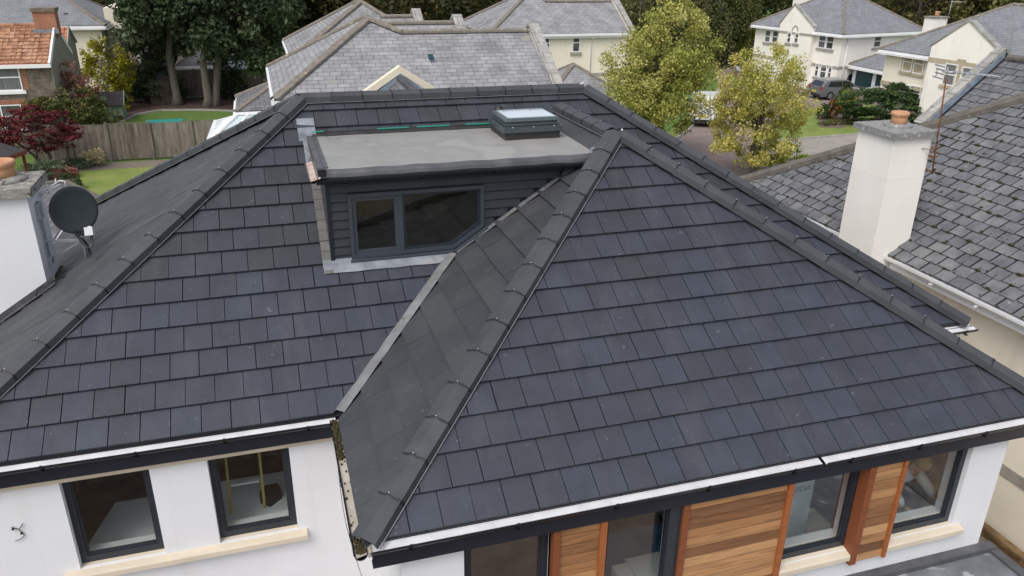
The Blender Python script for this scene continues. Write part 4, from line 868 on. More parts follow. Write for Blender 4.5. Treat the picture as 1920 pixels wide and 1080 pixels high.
# ---- frames and houses
class FR:
    def __init__(s, o, ang): s.o = Vector(o); s.u = Vector((math.cos(ang), math.sin(ang), 0)); s.v = Vector((-math.sin(ang), math.cos(ang), 0))
    def P(s, u, v, z): return Vector((s.o.x, s.o.y, 0))+s.u*u+s.v*v+Vector((0, 0, z))
    def box(s, mb, u0, u1, v0, v1, z0, z1, tint=.5): return mb.obox(s.P((u0+u1)/2, (v0+v1)/2, (z0+z1)/2), (s.u, s.v, Vector((0, 0, 1))), (abs(u1-u0)/2, abs(v1-v0)/2, abs(z1-z0)/2), tint)
def quadslab(mb, pts, th=.05):
    pts = [Vector(p) for p in pts]; n = (pts[1]-pts[0]).cross(pts[2]-pts[0]).normalized(); n = n if n.z > 0 else -n; mb.prism(pts, -n*th); return mb
def ridgeline(mb, pts, w=.13, h=.09, seg=.45):
    for a, b in zip(pts[:-1], pts[1:]): caps(mb, Vector(a), Vector(b), (0, 0, 1), w=w, h=h, seg=seg, skirt=.05, jitter=.010)
def hiproof(fr, H, u0, u1, v0, v1, ez, t, m_, rm='ridge_tile', over=.0, parent=None, gableR=False, gutter_=True):
    W_, D = u1-u0, v1-v0; mb = MB(); P = fr.P
    if W_ >= D: a, b = (u0+D/2, (v0+v1)/2), (u1-D/2, (v0+v1)/2); h = D/2*t
    else: a, b = ((u0+u1)/2, v0+W_/2), ((u0+u1)/2, v1-W_/2); h = W_/2*t
    A, B = P(*a, ez+h), P(*b, ez+h); c = [P(u0, v0, ez), P(u1, v0, ez), P(u1, v1, ez), P(u0, v1, ez)]
    if W_ >= D: F = [[c[0], c[1], B, A], [c[2], c[3], A, B], [c[3], c[0], A], [c[1], c[2], B]]; hp = [(c[0], A), (c[3], A), (c[1], B), (c[2], B)]
    else: F = [[c[0], c[1], A], [c[2], c[3], B], [c[3], c[0], A, B], [c[1], c[2], B, A]]; hp = [(c[0], A), (c[1], A), (c[2], B), (c[3], B)]
    for f in F:
        f = [p for i, p in enumerate(f) if i == 0 or (p-f[i-1]).length > .01]; quadslab(mb, f, .06)
    r = mb.build('roof', m_, parent); mb = MB()
    for p, q in hp: ridgeline(mb, [p, q])
    if (A-B).length > .3: ridgeline(mb, [A, B])
    mb.build('ridge_tiles', rm, r, fixn=False)
    if gutter_:
        mb = MB()
        for i in range(4):
            p, q = c[i], c[(i+1) % 4]; z = Vector((0, 0, -.13)); mb.beam(p+z, q+z, .10, .16); mb.beam(p+Vector((0, 0, -.26)), q+Vector((0, 0, -.26)), .30, .04)
        mb.build('gutter', 'upvc', r)
    return r, A, B
def wwindow(fr, parent, u, z, w, h, v=0, panes='sash', label=None, sillm='band_stone', lintel=None, pm='window_dark', surround=None):
    """white framed window on the wall plane v (outside is -v): u,z is its centre"""
    o = MB(); f = .055
    for a, b, c, d in ((u-w/2, u+w/2, z-h/2, z-h/2+f), (u-w/2, u+w/2, z+h/2-f, z+h/2), (u-w/2, u-w/2+f, z-h/2+f, z+h/2-f), (u+w/2-f, u+w/2, z-h/2+f, z+h/2-f)): fr.box(o, a, b, v-.05, v+.02, c, d)
    if panes == 'sash': fr.box(o, u-w/2+f, u+w/2-f, v-.045, v+.015, z-.03, z+.03)
    if panes == 'top': fr.box(o, u-w/2+f, u+w/2-f, v-.045, v+.015, z+h*.12, z+h*.12+.05); fr.box(o, u-w/2+.02, u+w/2-.02, v-.16, v-.13, z+h*.14, z+h*.17)
    if surround:
        pass
    wd = o.build('window', 'upvc', parent, label=label)
    g = MB(); fr.box(g, u-w/2+f+.002, u+w/2-f-.002, v-.018, v-.010, z-h/2+f+.002, z+h/2-f-.002); g.build('pane', pm, wd)
    if sillm: s_ = MB(); fr.box(s_, u-w/2-.12, u+w/2+.12, v-.10, v-.001, z-h/2-.16, z-h/2-.002); s_.build('sill', sillm, wd)
    return wd
def loc_uv(fr, x, y, v=0):
    q = hit(x, y, fr.P(0, v, 0), fr.v); d = q-Vector((fr.o.x, fr.o.y, 0)); return d.dot(fr.u), q.z
# ================================================================== GROUND
mb = MB(); mb.face([(-500, -300, GR), (600, -300, GR), (600, 700, GR), (-500, 700, GR)]); tag(mb.build('ground', 'grass_dark'), kind='structure')
def sheet(name, px, z, m_, th=None):
    P = [at(x, y, z) for x, y in px]; mb = MB(); mb.prism(P, (0, 0, -.004 if th is None else -th)); return tag(mb.build(name, m_), kind='structure')
def sheetw(name, P, z, m_, th=.004): mb = MB(); mb.prism([(x, y, z) for x, y in P], (0, 0, -th)); return tag(mb.build(name, m_), kind='structure')
sheetw('yard', [(-30, -40), (30, -40), (30, 0), (9.5, 0), (9.5, 11.5), (-6, 11.5), (-6, 0), (-30, 0)], GR+.012, 'earth')
sheet('road', [(1060, 480), (1230, 272), (1262, 262), (1283, 250), (1300, 235), (1328, 200), (1350, 165), (1338, 132), (1345, 113), (1420, 118), (1425, 130), (1395, 134), (1352, 150), (1362, 158), (1392, 163), (1440, 186), (1530, 200), (1615, 176), (1680, 172), (1720, 190), (1640, 250), (1520, 300), (1500, 400), (1300, 560)], GR+.015, 'block_paving_pink')
sheet('driveway', [(1440, 262), (1520, 254), (1640, 244), (1760, 240), (1760, 300), (1640, 310), (1560, 291), (1500, 298), (1470, 330), (1400, 360), (1420, 290)], GR+.03, 'block_paving_grey')
def kerb(px, z=GR+.1, w=.14):
    mb = MB(); P = [at(x, y, z) for x, y in px]
    for a, b in zip(P[:-1], P[1:]): mb.beam(a-Vector((0, 0, .05)), b-Vector((0, 0, .05)), w, .12)
    tag(mb.build('kerb', 'kerb_stone'), kind='structure')
sheet('lawn', [(1480, 206), (1530, 202), (1597, 199), (1700, 192), (1700, 236), (1610, 250), (1520, 256), (1440, 262)], GR+.07, 'grass', .06)
sheet('driveway', [(1440, 186), (1470, 163), (1560, 160), (1690, 156), (1690, 188), (1600, 199.5), (1530, 202)], GR+.03, 'block_paving_pink')
sheet('lawn', [(1500, 290), (1556, 290), (1540, 297), (1496, 300)], GR+.07, 'grass', .06)
sheet('lawn', [(1352, 152), (1365, 141), (1400, 146), (1392, 160), (1362, 158)], GR+.07, 'grass', .06)
sheet('lawn', [(1230, 268), (1262, 240), (1300, 200), (1322, 190), (1300, 225), (1283, 248), (1262, 260)], GR+.07, 'grass', .06)
sheet('flower_bed', [(1532, 218), (1556, 209), (1603, 210), (1614, 230), (1575, 240), (1538, 238)], GR+.09, 'earth', .08)
kerb([(1230, 270), (1262, 261), (1284, 248), (1300, 233), (1328, 198), (1350, 164)]); kerb([(1352, 153), (1362, 159), (1393, 162), (1400, 164)]); kerb([(1440, 263), (1520, 257), (1612, 250), (1640, 246)]); kerb([(1476, 297), (1500, 301), (1542, 298), (1560, 290)])
# left gardens
sheetw('lawn', [(-9.2, 35.7), (-2.0, 35.9), (0, 28), (-6.2, 27.5), (-8.4, 31.5)], GR+.03, 'grass', .03)
sheetw('garden_path', [(-11.9, 37.2), (-9.4, 35.75), (-2, 35.95), (0, 37.1)], GR+.02, 'gravel_path')
sheetw('flower_bed', [(-13.5, 37.3), (-9.4, 35.70), (-8.5, 31.5), (-6.6, 27.5), (-13.5, 25)], GR+.016, 'earth')
sheetw('lawn', [(-8.9, 47.3), (-8.2, 49.8), (-6.9, 51.0), (-4.5, 50.6), (-1.5, 49.3), (-1.0, 40), (-8.5, 40)], GR+.03, 'grass_dark', .03)
sheetw('bark_bed', [(-10, 49.4), (-8.3, 50.0), (-7, 51.2), (-4.5, 50.8), (-1, 49.5), (1, 57), (-10, 55.5)], GR+.016, 'bark_mulch')
mb = MB(); P_ = [(-8.95, 47.3), (-8.25, 49.9), (-6.95, 51.1), (-4.5, 50.72), (-1.5, 49.4)]
for a, b in zip(P_[:-1], P_[1:]): mb.beam((*a, GR+.05), (*b, GR+.05), .16, .14)
tag(mb.build('lawn_edging', 'kerb_stone'), kind='structure')
# ---- fences (each panel and post a part)
def fence(label, P, h, pw=1.85, post=.12, side=1):
    P = [Vector((x, y, GR)) for x, y in P]; t = empty('fence', P[0], label, 'fence'); rng = random.Random(3)
    for a, b in zip(P[:-1], P[1:]):
        L = (b-a).length; n = max(1, round(L/pw)); d = (b-a)/n
        for i in range(n):
            s = a+d*i; hh = h+rng.uniform(-.04, .04); dn = d.normalized(); mb = MB(); k = 14
            for j in range(k):
                c = s+d*((j+.5)/k)+Vector((0, 0, hh/2+.05)); tn = rng.random(); mb.obox(c+Vector((0, -.01*(j % 2), 0)), (dn, Vector((-dn.y, dn.x, 0)), Vector((0, 0, 1))), (d.length/k*.5-.003, .009, hh/2-.05), tn*.6+.2*(i % 3))
            mb.beam(s+dn*.06+Vector((0, 0, hh+.03)), s+d-dn*.06+Vector((0, 0, hh+.03)), .05, .03); mb.beam(s+Vector((0, .03, .5)), s+d+Vector((0, .03, .5)), .04, .07)
            mb.build('fence_panel', 'fence_wood', t, fixn=False)
            pm = MB(); pm.box(s.x-post/2, s.x+post/2, s.y-.10, s.y+.03, GR, GR+h+.12); pm.build('fence_post', 'kerb_stone' if False else 'fence_wood', t, fixn=False)
    return t
fence('weathered brown close boarded fence between the two gardens', [(-11.5, 38.1), (-8.0, 37.45), (-2.1, 37.3), (1.0, 37.6)], 1.83)
fence('grey brown fence at the far end of the garden behind the big trunks', [(-10.4, 54.2), (-6.4, 55.6), (-3.5, 56.4), (-1.2, 56.9)], 1.9)
fence('lower stretch of far fence right of the tall panels', [(-1.15, 57.1), (1.2, 58.0), (5, 59)], 1.35)
# ================================================================== RIGHT NEIGHBOUR
rn = empty('slate_house', (13, 5, GR), 'cream house at the right with mossy slate roof and external chimney', 'house')
EX, TR = 9.60, .65; SR = math.sqrt(1+TR*TR); K1 = 9.45; APX = 4.6
mb = MB()
mat('old_slate', None, rough=.75, spec=.3, tint=((.115, .117, .126), (.130, .132, .141), (.145, .147, .154), (.170, .170, .170)), var=.30, scale=4, bump=.5, bscale=45, specks=((.30, .30, .27), .68, 7))
tiles(mb, (EX, K1, 0), (0, -1, 0), (1, 0, TR), [(0, -.03), (11.5, -.03), (11.5, APX*SR), (APX, APX*SR)], .30, .222, u0=.06, v0=-.03, gap=.014, lift=.026, low=.006, jit=.004, ragged=.016, thick=.014)
sl_ = mb.build('roof_slope', 'old_slate', rn, fixn=False)
mb = MB(); mb.prism([(EX, K1, 0), (EX, -2.2, 0), (EX+APX, -2.2, APX*TR), (EX+APX, K1-APX, APX*TR)], (0, 0, -.05)); mb.prism([(EX, K1, 0), (EX+APX, K1-APX, APX*TR), (EX+9.2, K1, 0)], (0, 0, -.05)); mb.prism([(EX+9.2, K1, 0), (EX+APX, K1-APX, APX*TR), (EX+APX, -2.2, APX*TR), (EX+9.2, -2.2, 0)], (0, 0, -.05)); mb.build('roof_base', 'underlay', rn)
# moss in the joints
mo = MB(); rng = random.Random(11)
for _ in range(7000):
    k = rng.randint(0, 24); v = (k*.222-.03)/SR; u = rng.uniform(max(0, v*1.0)+.1, 11.3); x = EX+v
    if rng.random() < .5: u = .06+round((u-.06)/.15)*.15
    w_ = rng.uniform(.010, .026)*(2.0 if rng.random() < .08 else 1)
    y = K1-u; sp = rng.uniform(0, .06)*(rng.random() < .5); mo.ball((x+sp, y, (v+sp)*TR+.016), w_*.9, w_*1.5 if sp == 0 else w_*.7, w_*.45, 6, 4)
tag(mo.build('roof_moss', 'moss', sl_, fixn=False), kind='stuff')
mb = MB(); caps(mb, (EX-.02, K1+.02, .03), (EX+APX, K1-APX, APX*TR+.03), (-.2, .2, 1), w=.12, h=.10, seg=.42, skirt=.06, jitter=.012); mb.build('hip_tiles', 'ridge_tile_dark', rn)
mb = MB(); mb.box(9.95, 10.15, -2.2, K1-.35, GR, -.12); mb.box(10.15, 18.5, K1-.55, K1-.35, GR, -.12); mb.build('wall', 'cream_render', rn)
def rgut(y0, y1):
    mb = MB(); rings = []
    prof = [(0, .0), (-.005, -.05), (-.03, -.085), (-.065, -.10), (-.10, -.085), (-.125, -.05), (-.13, .0), (-.118, .0), (-.10, -.06), (-.065, -.08), (-.03, -.06), (-.014, 0)]
    mb.loft([[(EX+.02+a, y, b-.01) for a, b in prof] for y in (y0, y1)])
    o = mb.build('gutter', 'upvc', rn); mb = MB(); mb.box(EX+.03, EX+.06, y0, y1, -.24, -.03); mb.box(EX+.06, 9.949, y0, y1, -.24, -.21)
    for k in range(int(abs(y1-y0)/.9)): q = min(y0, y1)+.45+k*.9; mb.box(EX-.125, EX+.02, q-.015, q+.015, -.125, -.105)
    mb.build('fascia', 'upvc', o)
rgut(-2.2, 4.70); rgut(5.60, K1+.05)
mb = MB(); mb.box(9.93, 9.949, -2.2, 4.6, -2.68, -2.50); mb.build('string_course', 'band_stone', rn)
mb = MB(); mb.box(9.22, 9.97, 4.72, 5.58, GR, 2.03); rc = mb.build('chimney', 'pale_render', rn); 
mb = MB(); mb.box(9.217, 9.973, 4.717, 5.583, 1.362, 1.368); mb.build('render_bead', 'pale_render', rc)
mb = MB(); mb.box(9.15, 10.04, 4.65, 5.65, 2.031, 2.130); mb.build('cap_stone', mat('cap_stone_grey', (.27, .27, .26), rough=.95, color2=(.17, .17, .165), scale=14, bump=.35, bscale=30, specks=((.38, .38, .36), .58, 16)), rc)
pot((9.66, 5.18, 2.130), .128, .235, rc); m_ = MB(); m_.lathe((9.66, 5.18, 2.128), [(.24, 0), (.20, .03), (.14, .05), (.12, .05)], 16); m_.build('flaunching', 'cap_stone_grey', rc)
ae = empty('tv_aerial', (10.0, 4.62, 1.4), 'television aerial on a rusty pole strapped to the right chimney', 'aerial')
mb = MB(); mb.tube([(10.03, 4.62, 1.42), (9.95, 4.62, 2.3), (9.87, 4.62, 3.10)], .011, 8); mb.build('pole', 'rust', ae)
mb = MB()
for z in (1.70, 1.78, 1.86): mb.box(9.92, 10.04, 4.60, 4.66, z, z+.018)
mb.tube([(9.965, 4.72, 1.45), (10.03, 4.62, 1.46)], .010, 6); mb.tube([(9.80, 4.715, 1.84), (9.99, 4.62, 1.83)], .006, 6); mb.tube([(9.965, 4.72, 1.72), (9.99, 4.62, 1.72)], .01, 6); mb.build('bracket', 'rust', ae)
mb = MB(); b0 = Vector((9.86, 4.64, 3.08)); dr = Vector((.93, -.25, .0)).normalized(); pr = Vector((.25, .93, 0)).normalized()
mb.tube([b0-dr*.05, b0+dr*.85-Vector((0, 0, .06))], .014, 6)
for k in range(9): c = b0+dr*(.12+.085*k)-Vector((0, 0, .007*k)); mb.tube([c-pr*.15, c+pr*.15], .010, 5)
for k in range(4): z = Vector((0, 0, -.09+.06*k)); mb.tube([b0-dr*.06+z-pr*.14-dr*.03*abs(k-1.5), b0-dr*.06+z+pr*.14-dr*.03*abs(k-1.5)], .013, 5)
mb.tube([b0-dr*.06-pr*.14+Vector((0, 0, -.09)), b0-dr*.06-pr*.14+Vector((0, 0, .09))], .006, 5); mb.tube([b0-dr*.06+pr*.14+Vector((0, 0, -.09)), b0-dr*.06+pr*.14+Vector((0, 0, .09))], .006, 5)
mb.build('antenna', 'galvanised', ae)
mb = MB(); mb.beam((9.80, 5.0, -3.60), (9.80, -3, -3.60), .14, .06); mb.beam((9.80, 5.0, -3.70), (9.80, -3, -3.70), .05, .12)
for y in (3, 1.05, -1): mb.box(9.72, 9.86, y-.05, y+.05, GR, -3.64)
o = mb.build('timber_rail', 'tan_pipe'); tag(o, 'brown timber rail on posts along the cream wall at the lower right', 'rail')
# neighbour's further roof with parapet
fh = empty('far_slate_roof', (22, 10, GR), 'slate roof with a lichen stained parapet coping and blue lead, behind the right chimney', 'house')
fy, fx = 13.79, 18.9; rz = 1.95; rx = 21.2
mb = MB(); st = math.hypot(rx-fx, rz)
tiles(mb, (fx, fy-.18, 0), (0, -1, 0), (rx-fx, 0, rz), [(0, -.03), (9, -.03), (9, st), (0, st)], .36, .24, gap=.014, lift=.03, low=.006, jit=.004, ragged=.012)
s_ = mb.build('roof_slope', 'old_slate', fh, fixn=False); mb = MB(); mb.prism([(fx, fy, 0), (rx, fy, rz), (rx+2.3, fy, 0)], (0, -9.2, 0)); mb.build('roof_base', 'underlay', fh)
mb = MB(); ridgeline(mb, [(rx, fy-.25, rz+.03), (rx, fy-9, rz+.03)], w=.14, h=.10); mb.build('ridge_tiles', 'ridge_tile_dark', fh, fixn=False)
mb = MB(); u_ = Vector((rx-fx, 0, rz)).normalized(); 
for a, b in (((fx-.25, fy+.12, .04), (rx+.02, fy+.12, rz+.25)), ((rx+.02, fy+.12, rz+.25), (rx+2.5, fy+.12, .04))):
    A, B = Vector(a), Vector(b); n_ = 5
    for k in range(n_): mb.beam(A.lerp(B, k/n_)+(B-A).normalized()*.005, A.lerp(B, (k+1)/n_)-(B-A).normalized()*.005, .36, .09)
mb.build('coping', 'coping_stone', fh)
mb = MB(); mb.prism([(fx, fy-.07, 0), (rx, fy-.07, rz), (rx, fy-.07, rz+.2), (fx, fy-.07, .2)], (0, .02, 0)); mb.build('lead_flashing', mat('blue_lead', (.22, .27, .34), rough=.5, var=.3, scale=5), fh)
mb = MB(); mb.box(fx+.2, rx+2.1, fy-9, fy+.2, GR, -.05); mb.box(fx-.22, fx+.2, fy-.05, fy+.25, -.4, .02); mb.build('wall', 'pale_render', fh)
# ================================================================== MIDDLE HOUSES
def mid_house(dx, dy, m_, label, right=True):
    h = empty('terraced_house', (5+dx, 27+dy, GR), label, 'house'); X, Y = dx, dy; q = lambda x, y, z: (x+X, y+Y, z)
    mb = MB(); t = .6
    quadslab(mb, [q(-.1, 22.7, 0), q(10.0, 22.7, 0), q(10.0, 25.75, 1.83), q(4.85, 25.75, 1.83), q(3.72, 26.5, 2.28)]) if right else quadslab(mb, [q(-.1, 22.7, 0), q(7.5, 22.7, 0), q(3.72, 26.5, 2.28)])
    quadslab(mb, [q(-.1, 22.7, 0), q(3.72, 26.5, 2.28), q(3.72, 27.5, 2.28), q(-.1, 31.3, 0)])
    quadslab(mb, [q(7.54, 31.3, 0), q(-.1, 31.3, 0), q(3.72, 27.5, 2.28)])
    quadslab(mb, [q(7.54, 22.7 if not right else 28, 0), q(7.54, 31.3, 0), q(3.72, 27.5, 2.28), q(3.72, 26.5, 2.28)])
    if right: quadslab(mb, [q(4.85, 25.75, 1.83), q(10, 25.75, 1.83), q(10, 28.8, 0), q(7, 28.8, 0), q(3.9, 26.6, 2.1)])
    r = mb.build('roof', m_, h)
    mb = MB(); ridgeline(mb, [q(-.1, 22.7, .03), q(3.72, 26.5, 2.31)], w=.17, h=.11); ridgeline(mb, [q(3.72, 26.5, 2.31), q(3.72, 27.5, 2.31)]); ridgeline(mb, [q(-.1, 31.3, .03), q(3.72, 27.5, 2.31)], w=.11)
    if right: ridgeline(mb, [q(4.86, 25.72, 1.88), q(3.74, 26.45, 2.31)], w=.15); ridgeline(mb, [q(4.8, 25.75, 1.86), q(9.9, 25.75, 1.86)])
    else: ridgeline(mb, [q(7.5, 22.7, .03), q(3.72, 26.5, 2.31)], w=.15)
    mb.build('ridge_tiles', 'ridge_tile', r, fixn=False)
    mb = MB(); mb.beam(q(-.16, 22.6, -.10), q(-.16, 31.4, -.10), .10, .14); mb.beam(q(-.1, 22.62, -.10), q(10, 22.62, -.10), .10, .14); mb.build('gutter', 'upvc', r)
    mb = MB(); mb.box(.2+X, 7.3+X, 23+Y, 31+Y, GR, -.12)
    if right: mb.box(7.3+X, 9.9+X, 23+Y, 28.5+Y, GR, -.12)
    mb.build('wall', 'pale_render', h)
    return h
mh = mid_house(0, 0, 'slate_grey', 'wide grey slate roofed house directly behind the ridge of the dark roof')
mb = MB(); A, B = Vector((10.12, 25.75, 2.10)), Vector((10.12, 22.45, .02))
for k in range(4): mb.beam(A.lerp(B, k/4), A.lerp(B, (k+1)/4)-Vector((0, -.008, .004)), .42, .10)
A2 = Vector((10.12, 29, .1)); mb.beam(A, A2, .42, .10); mb.build('coping', 'coping_stone', mh)
mb = MB(); mb.prism([(9.97, 22.65, GR), (9.97, 28.8, GR), (9.97, 28.8, -.1), (9.97, 25.75, 1.98), (9.97, 22.65, -.03)], (.30, 0, 0)); mb.build('gable_wall', 'pale_render', mh)
mb = MB(); mb.prism([(5.55, 24.15, 1.02), (5.75, 24.15, 1.02), (5.75, 24.35, 1.14), (5.55, 24.35, 1.14)], (0, 0, .05)); mb.build('roof_vent', 'garage_door', mh)
# small gable in front of it
sg = empty('gabled_porch_roof', (4.4, 21, GR), 'small gabled roof with broad cream coping just behind the dark ridge', 'house')
gy = 21.3; ap = atY(750, 124, gy); L_ = atY(683, 172, gy); R_g = atY(828, 172, gy)
mb = MB()
for p, s_ in ((L_, -1), (R_g, 1)):
    d = (p-ap).normalized(); e = ap+d*((p-ap).length+1.2); nrm = Vector((-d.z*s_, 0, d.x*s_)); nrm = nrm if nrm.z > 0 else -nrm
    mb.prism([ap, e, e-nrm*.20, ap-Vector((0, 0, .20/abs(nrm.z)))], (0, .35, 0))
mb.build('gable_coping', 'cream_timber', sg)
mb = MB(); rzp = ap.z-.42; dl = (L_-ap).normalized(); 
quadslab(mb, [(ap.x, gy, rzp), (ap.x, 16.8, rzp), (ap.x-2.6, 16.8, rzp-1.9), (ap.x-2.6, gy, rzp-1.9)]); quadslab(mb, [(ap.x, gy, rzp), (ap.x, 16.8, rzp), (ap.x+2.6, 16.8, rzp-1.9), (ap.x+2.6, gy, rzp-1.9)]); mb.build('roof', 'slate_dark', sg)
mb = MB(); ridgeline(mb, [(ap.x, gy-.0, rzp+.02), (ap.x, 16.8, rzp+.02)]); mb.build('ridge_tiles', 'hip_tile', sg, fixn=False)
mb = MB(); mb.prism([(ap.x, gy+.02, ap.z-.2), (ap.x-2.6, gy+.02, ap.z-2.2), (ap.x-2.6, gy+.02, GR), (ap.x+2.6, gy+.02, GR), (ap.x+2.6, gy+.02, ap.z-2.2)], (0, .25, 0)); mb.build('gable_wall', 'blue_lead', sg)
mh2 = mid_house(1.1, 11.0, 'slate_grey', 'second grey slate roofed house rising behind the first, further left', right=False)
def gab(x0, x1, yr, z, label):
    g = empty('gabled_roof', (x1, yr, GR), label, 'house'); mb = MB(); quadslab(mb, [(x0, yr, z), (x1, yr, z), (x1, yr-2.2, z-1.4), (x0, yr-2.2, z-1.4)]); quadslab(mb, [(x0, yr, z), (x1, yr, z), (x1, yr+2.2, z-1.4), (x0, yr+2.2, z-1.4)]); r = mb.build('roof', 'slate_grey', g)
    mb = MB(); ridgeline(mb, [(x0, yr, z+.02), (x1, yr, z+.02)]); mb.build('ridge_tiles', 'ridge_tile', r, fixn=False)
    mb = MB(); A, B, C_ = Vector((x1+.15, yr, z+.32)), Vector((x1+.15, yr-2.4, z-1.2)), Vector((x1+.15, yr+2.4, z-1.2)); mb.beam(A, B, .42, .10); mb.beam(A, C_, .42, .10); mb.build('coping', 'coping_stone', g)
    mb = MB(); mb.prism([(x1+.02, yr, z+.26), (x1+.02, yr-2.2, z-1.2), (x1+.02, yr-2.2, GR), (x1+.02, yr+2.2, GR), (x1+.02, yr+2.2, z-1.2)], (.26, 0, 0)); mb.build('gable_wall', 'pale_render', g)
gab(4.6, 7.9, 30.1, 1.82, 'low gabled roof with pale parapet end, nearer of two behind the slate ridge'); gab(5.2, 6.75, 33.6, 1.84, 'low gabled roof with pale parapet end, further of two behind the slate ridge')
# low lean-to roof at left of the middle house
lt = empty('outbuilding', (-.5, 35.5, GR), 'low slate roofed outbuilding beside the white conservatory', 'outbuilding')
fr0 = FR((0, 0), 0); hiproof(fr0, None, -1.75, 2.2, 33.8, 38.2, -2.3, .5, 'slate_dark', parent=lt); mb = MB(); mb.box(-1.5, 2, 34.05, 38, GR, -2.32); mb.build('wall', 'pale_render', lt)
# conservatory
cv = empty('conservatory', (-1.2, 31, GR), 'white conservatory roof peeping over the left edge of the dark roof', 'conservatory')
A, B = at(388, 272, -2.75), at(404, 228, -2.75); Pk = at(447, 216, -2.0); Q = Pk+Vector((3, 0, 0)); A3 = A+Vector((4.2, 0, 0)); B3 = B+Vector((3.4, 0, 0))
mb = MB(); quadslab(mb, [A, B, Pk], .03); quadslab(mb, [A, A3, Q, Pk], .03); quadslab(mb, [B, B3, Q, Pk], .03); mb.build('roof_panels', 'pale_polycarbonate', cv)
mb = MB()
for k in range(9): a = A.lerp(B, k/8); mb.beam(a+Vector((0, 0, .03)), a.lerp(Pk, .97)+Vector((0, 0, .03)), .075, .05)
for k in range(8): a = A.lerp(A3, k/7); b = Pk.lerp(Q, k/7); mb.beam(a+Vector((0, 0, .03)), b+Vector((0, 0, .03)), .06, .05)
mb.beam(A, B, .14, .16); mb.beam(A, A3, .14, .16); mb.beam(Pk+Vector((0, 0, .06)), Q+Vector((0, 0, .06)), .14, .10); mb.beam(B, B3, .12, .12); mb.build('glazing_bars', 'white_frame', cv)
mb = MB(); mb.box(A.x+.15, A3.x, A.y+.1, B.y-.1, GR, -2.85); mb.build('wall', 'pale_polycarbonate', cv)
# second cream house (upper middle right)
m2 = empty('cream_house', (18, 47, GR), 'cream house with slate roof and two small windows, behind the large tree', 'house')
mb = MB(); x0, y0 = 13.3, 43.6; t = .6
quadslab(mb, [(x0, y0, 0), (22.8, y0, 0), (22.8, 46.6, 1.72), (18.1, 46.6, 1.72), (x0+4.1, y0+4.1, 2.46)]); quadslab(mb, [(x0, y0, 0), (x0+4.1, y0+4.1, 2.46), (x0, y0+8.2, 0)]); quadslab(mb, [(18.1, 46.6, 1.72), (22.8, 46.6, 1.72), (22.8, 49.6, 0), (17.3, 49.8, .1), (x0+4.1, y0+4.1, 2.46)]); r = mb.build('roof', 'slate_grey', m2)
mb = MB(); ridgeline(mb, [(x0, y0, .03), (x0+4.1, y0+4.1, 2.49)]); ridgeline(mb, [(x0, y0+8.2, .03), (x0+4.1, y0+4.1, 2.49)]); ridgeline(mb, [(18.1, 46.6, 1.75), (22.7, 46.6, 1.75)]); ridgeline(mb, [(18.1, 46.6, 1.76), (x0+4.1, y0+4.1, 2.49)]); mb.build('ridge_tiles', 'ridge_tile', r, fixn=False)
mb = MB(); mb.beam((x0, y0-.06, -.10), (22.8, y0-.06, -.10), .12, .14); mb.beam((x0, y0+.05, -.22), (22.8, y0+.05, -.22), .12, .18); mb.tube([(20.3, y0-.02, -.2), (20.25, y0+.22, -.55), (20.25, y0+.22, GR)], .045, 8); mb.build('gutter', 'upvc', r)
mb = MB(); A, B = Vector((22.95, 46.6, 2.0)), Vector((22.95, 43.3, .05)); mb.beam(A, B, .38, .10); mb.beam(A, (22.95, 49.7, .1), .38, .10); mb.build('coping', 'coping_stone', m2)
mb = MB(); mb.box(x0+.3, 22.8, y0+.25, y0+8, GR, -.12); mb.prism([(22.8, 43.5, GR), (22.8, 49.6, GR), (22.8, 49.6, -.0), (22.8, 46.6, 1.9), (22.8, 43.5, -.0)], (.28, 0, 0)); mb.build('wall', 'cream_render', m2)
mb = MB(); mb.box(x0+.3, 22.8, y0+.22, y0+.248, -2.75, -2.55); mb.build('string_course', 'band_stone', m2)
f2 = FR((x0, y0+.25), 0)
for px in ((1023, 85), (1080, 84)): u, z = loc_uv(f2, *px); wwindow(f2, m2, u, z, .52, .90, panes='top')
pb = empty('pyramid_roof', (15.4, 38, GR), 'small pyramid slate roof in front of the cream house', 'outbuilding')
ap2 = atY(1075, 120, 37.5); hiproof(FR((ap2.x-2.4, ap2.y-2.4), 0), None, 0, 4.8, 0, 4.8, ap2.z-1.5, .625, 'slate_grey', parent=pb); mb = MB(); mb.box(ap2.x-2.1, ap2.x+2.1, ap2.y-2.1, ap2.y+2.1, GR, ap2.z-1.52); mb.build('wall', 'pale_render', pb)
# ================================================================== RIGHT HOUSES
k1 = 1.148; c1 = Vector((42.3, 46.75, 0)); f1 = FR((c1.x, c1.y), math.atan2(.984, -.178)-math.pi)   # u runs towards the corner from the far end
# local frame: u = -direction along face1 (far end at -9.5), v outward handled by sign
ang = math.atan2(-.984, .178); f1 = FR((42.3-.178*9.5, 46.75+.984*9.5), ang)    # origin far-left end, u towards the camera corner, +v into the house
r1 = empty('cream_house', (45, 50, GR), 'large cream house with pointed bay gable and blue grey hipped roof behind the yellow tree', 'house')
EZ1 = -.70
r, A, B = hiproof(f1, None, -.3, 9.55, -.3, 9.2, EZ1, .62, 'slate_blue', parent=r1)
mb = MB(); f1.box(mb, 0, 9.25, 0, 8.9, GR, EZ1-.1); mb.build('wall', 'pale_render', r1)
mb = MB(); f1.box(mb, -.02, 9.27, -.025, -.001, -3.35, -3.12); f1.box(mb, 9.251, 9.275, 0, 8.9, -3.35, -3.12); mb.build('string_course', 'band_stone', r1)
bl_, _ = loc_uv(f1, 1461, 60, -.45); br_, _ = loc_uv(f1, 1523, 62, -.45); am, az = loc_uv(f1, 1491, 9, -.45)
mb = MB(); kz = EZ1+.28; P = f1.P
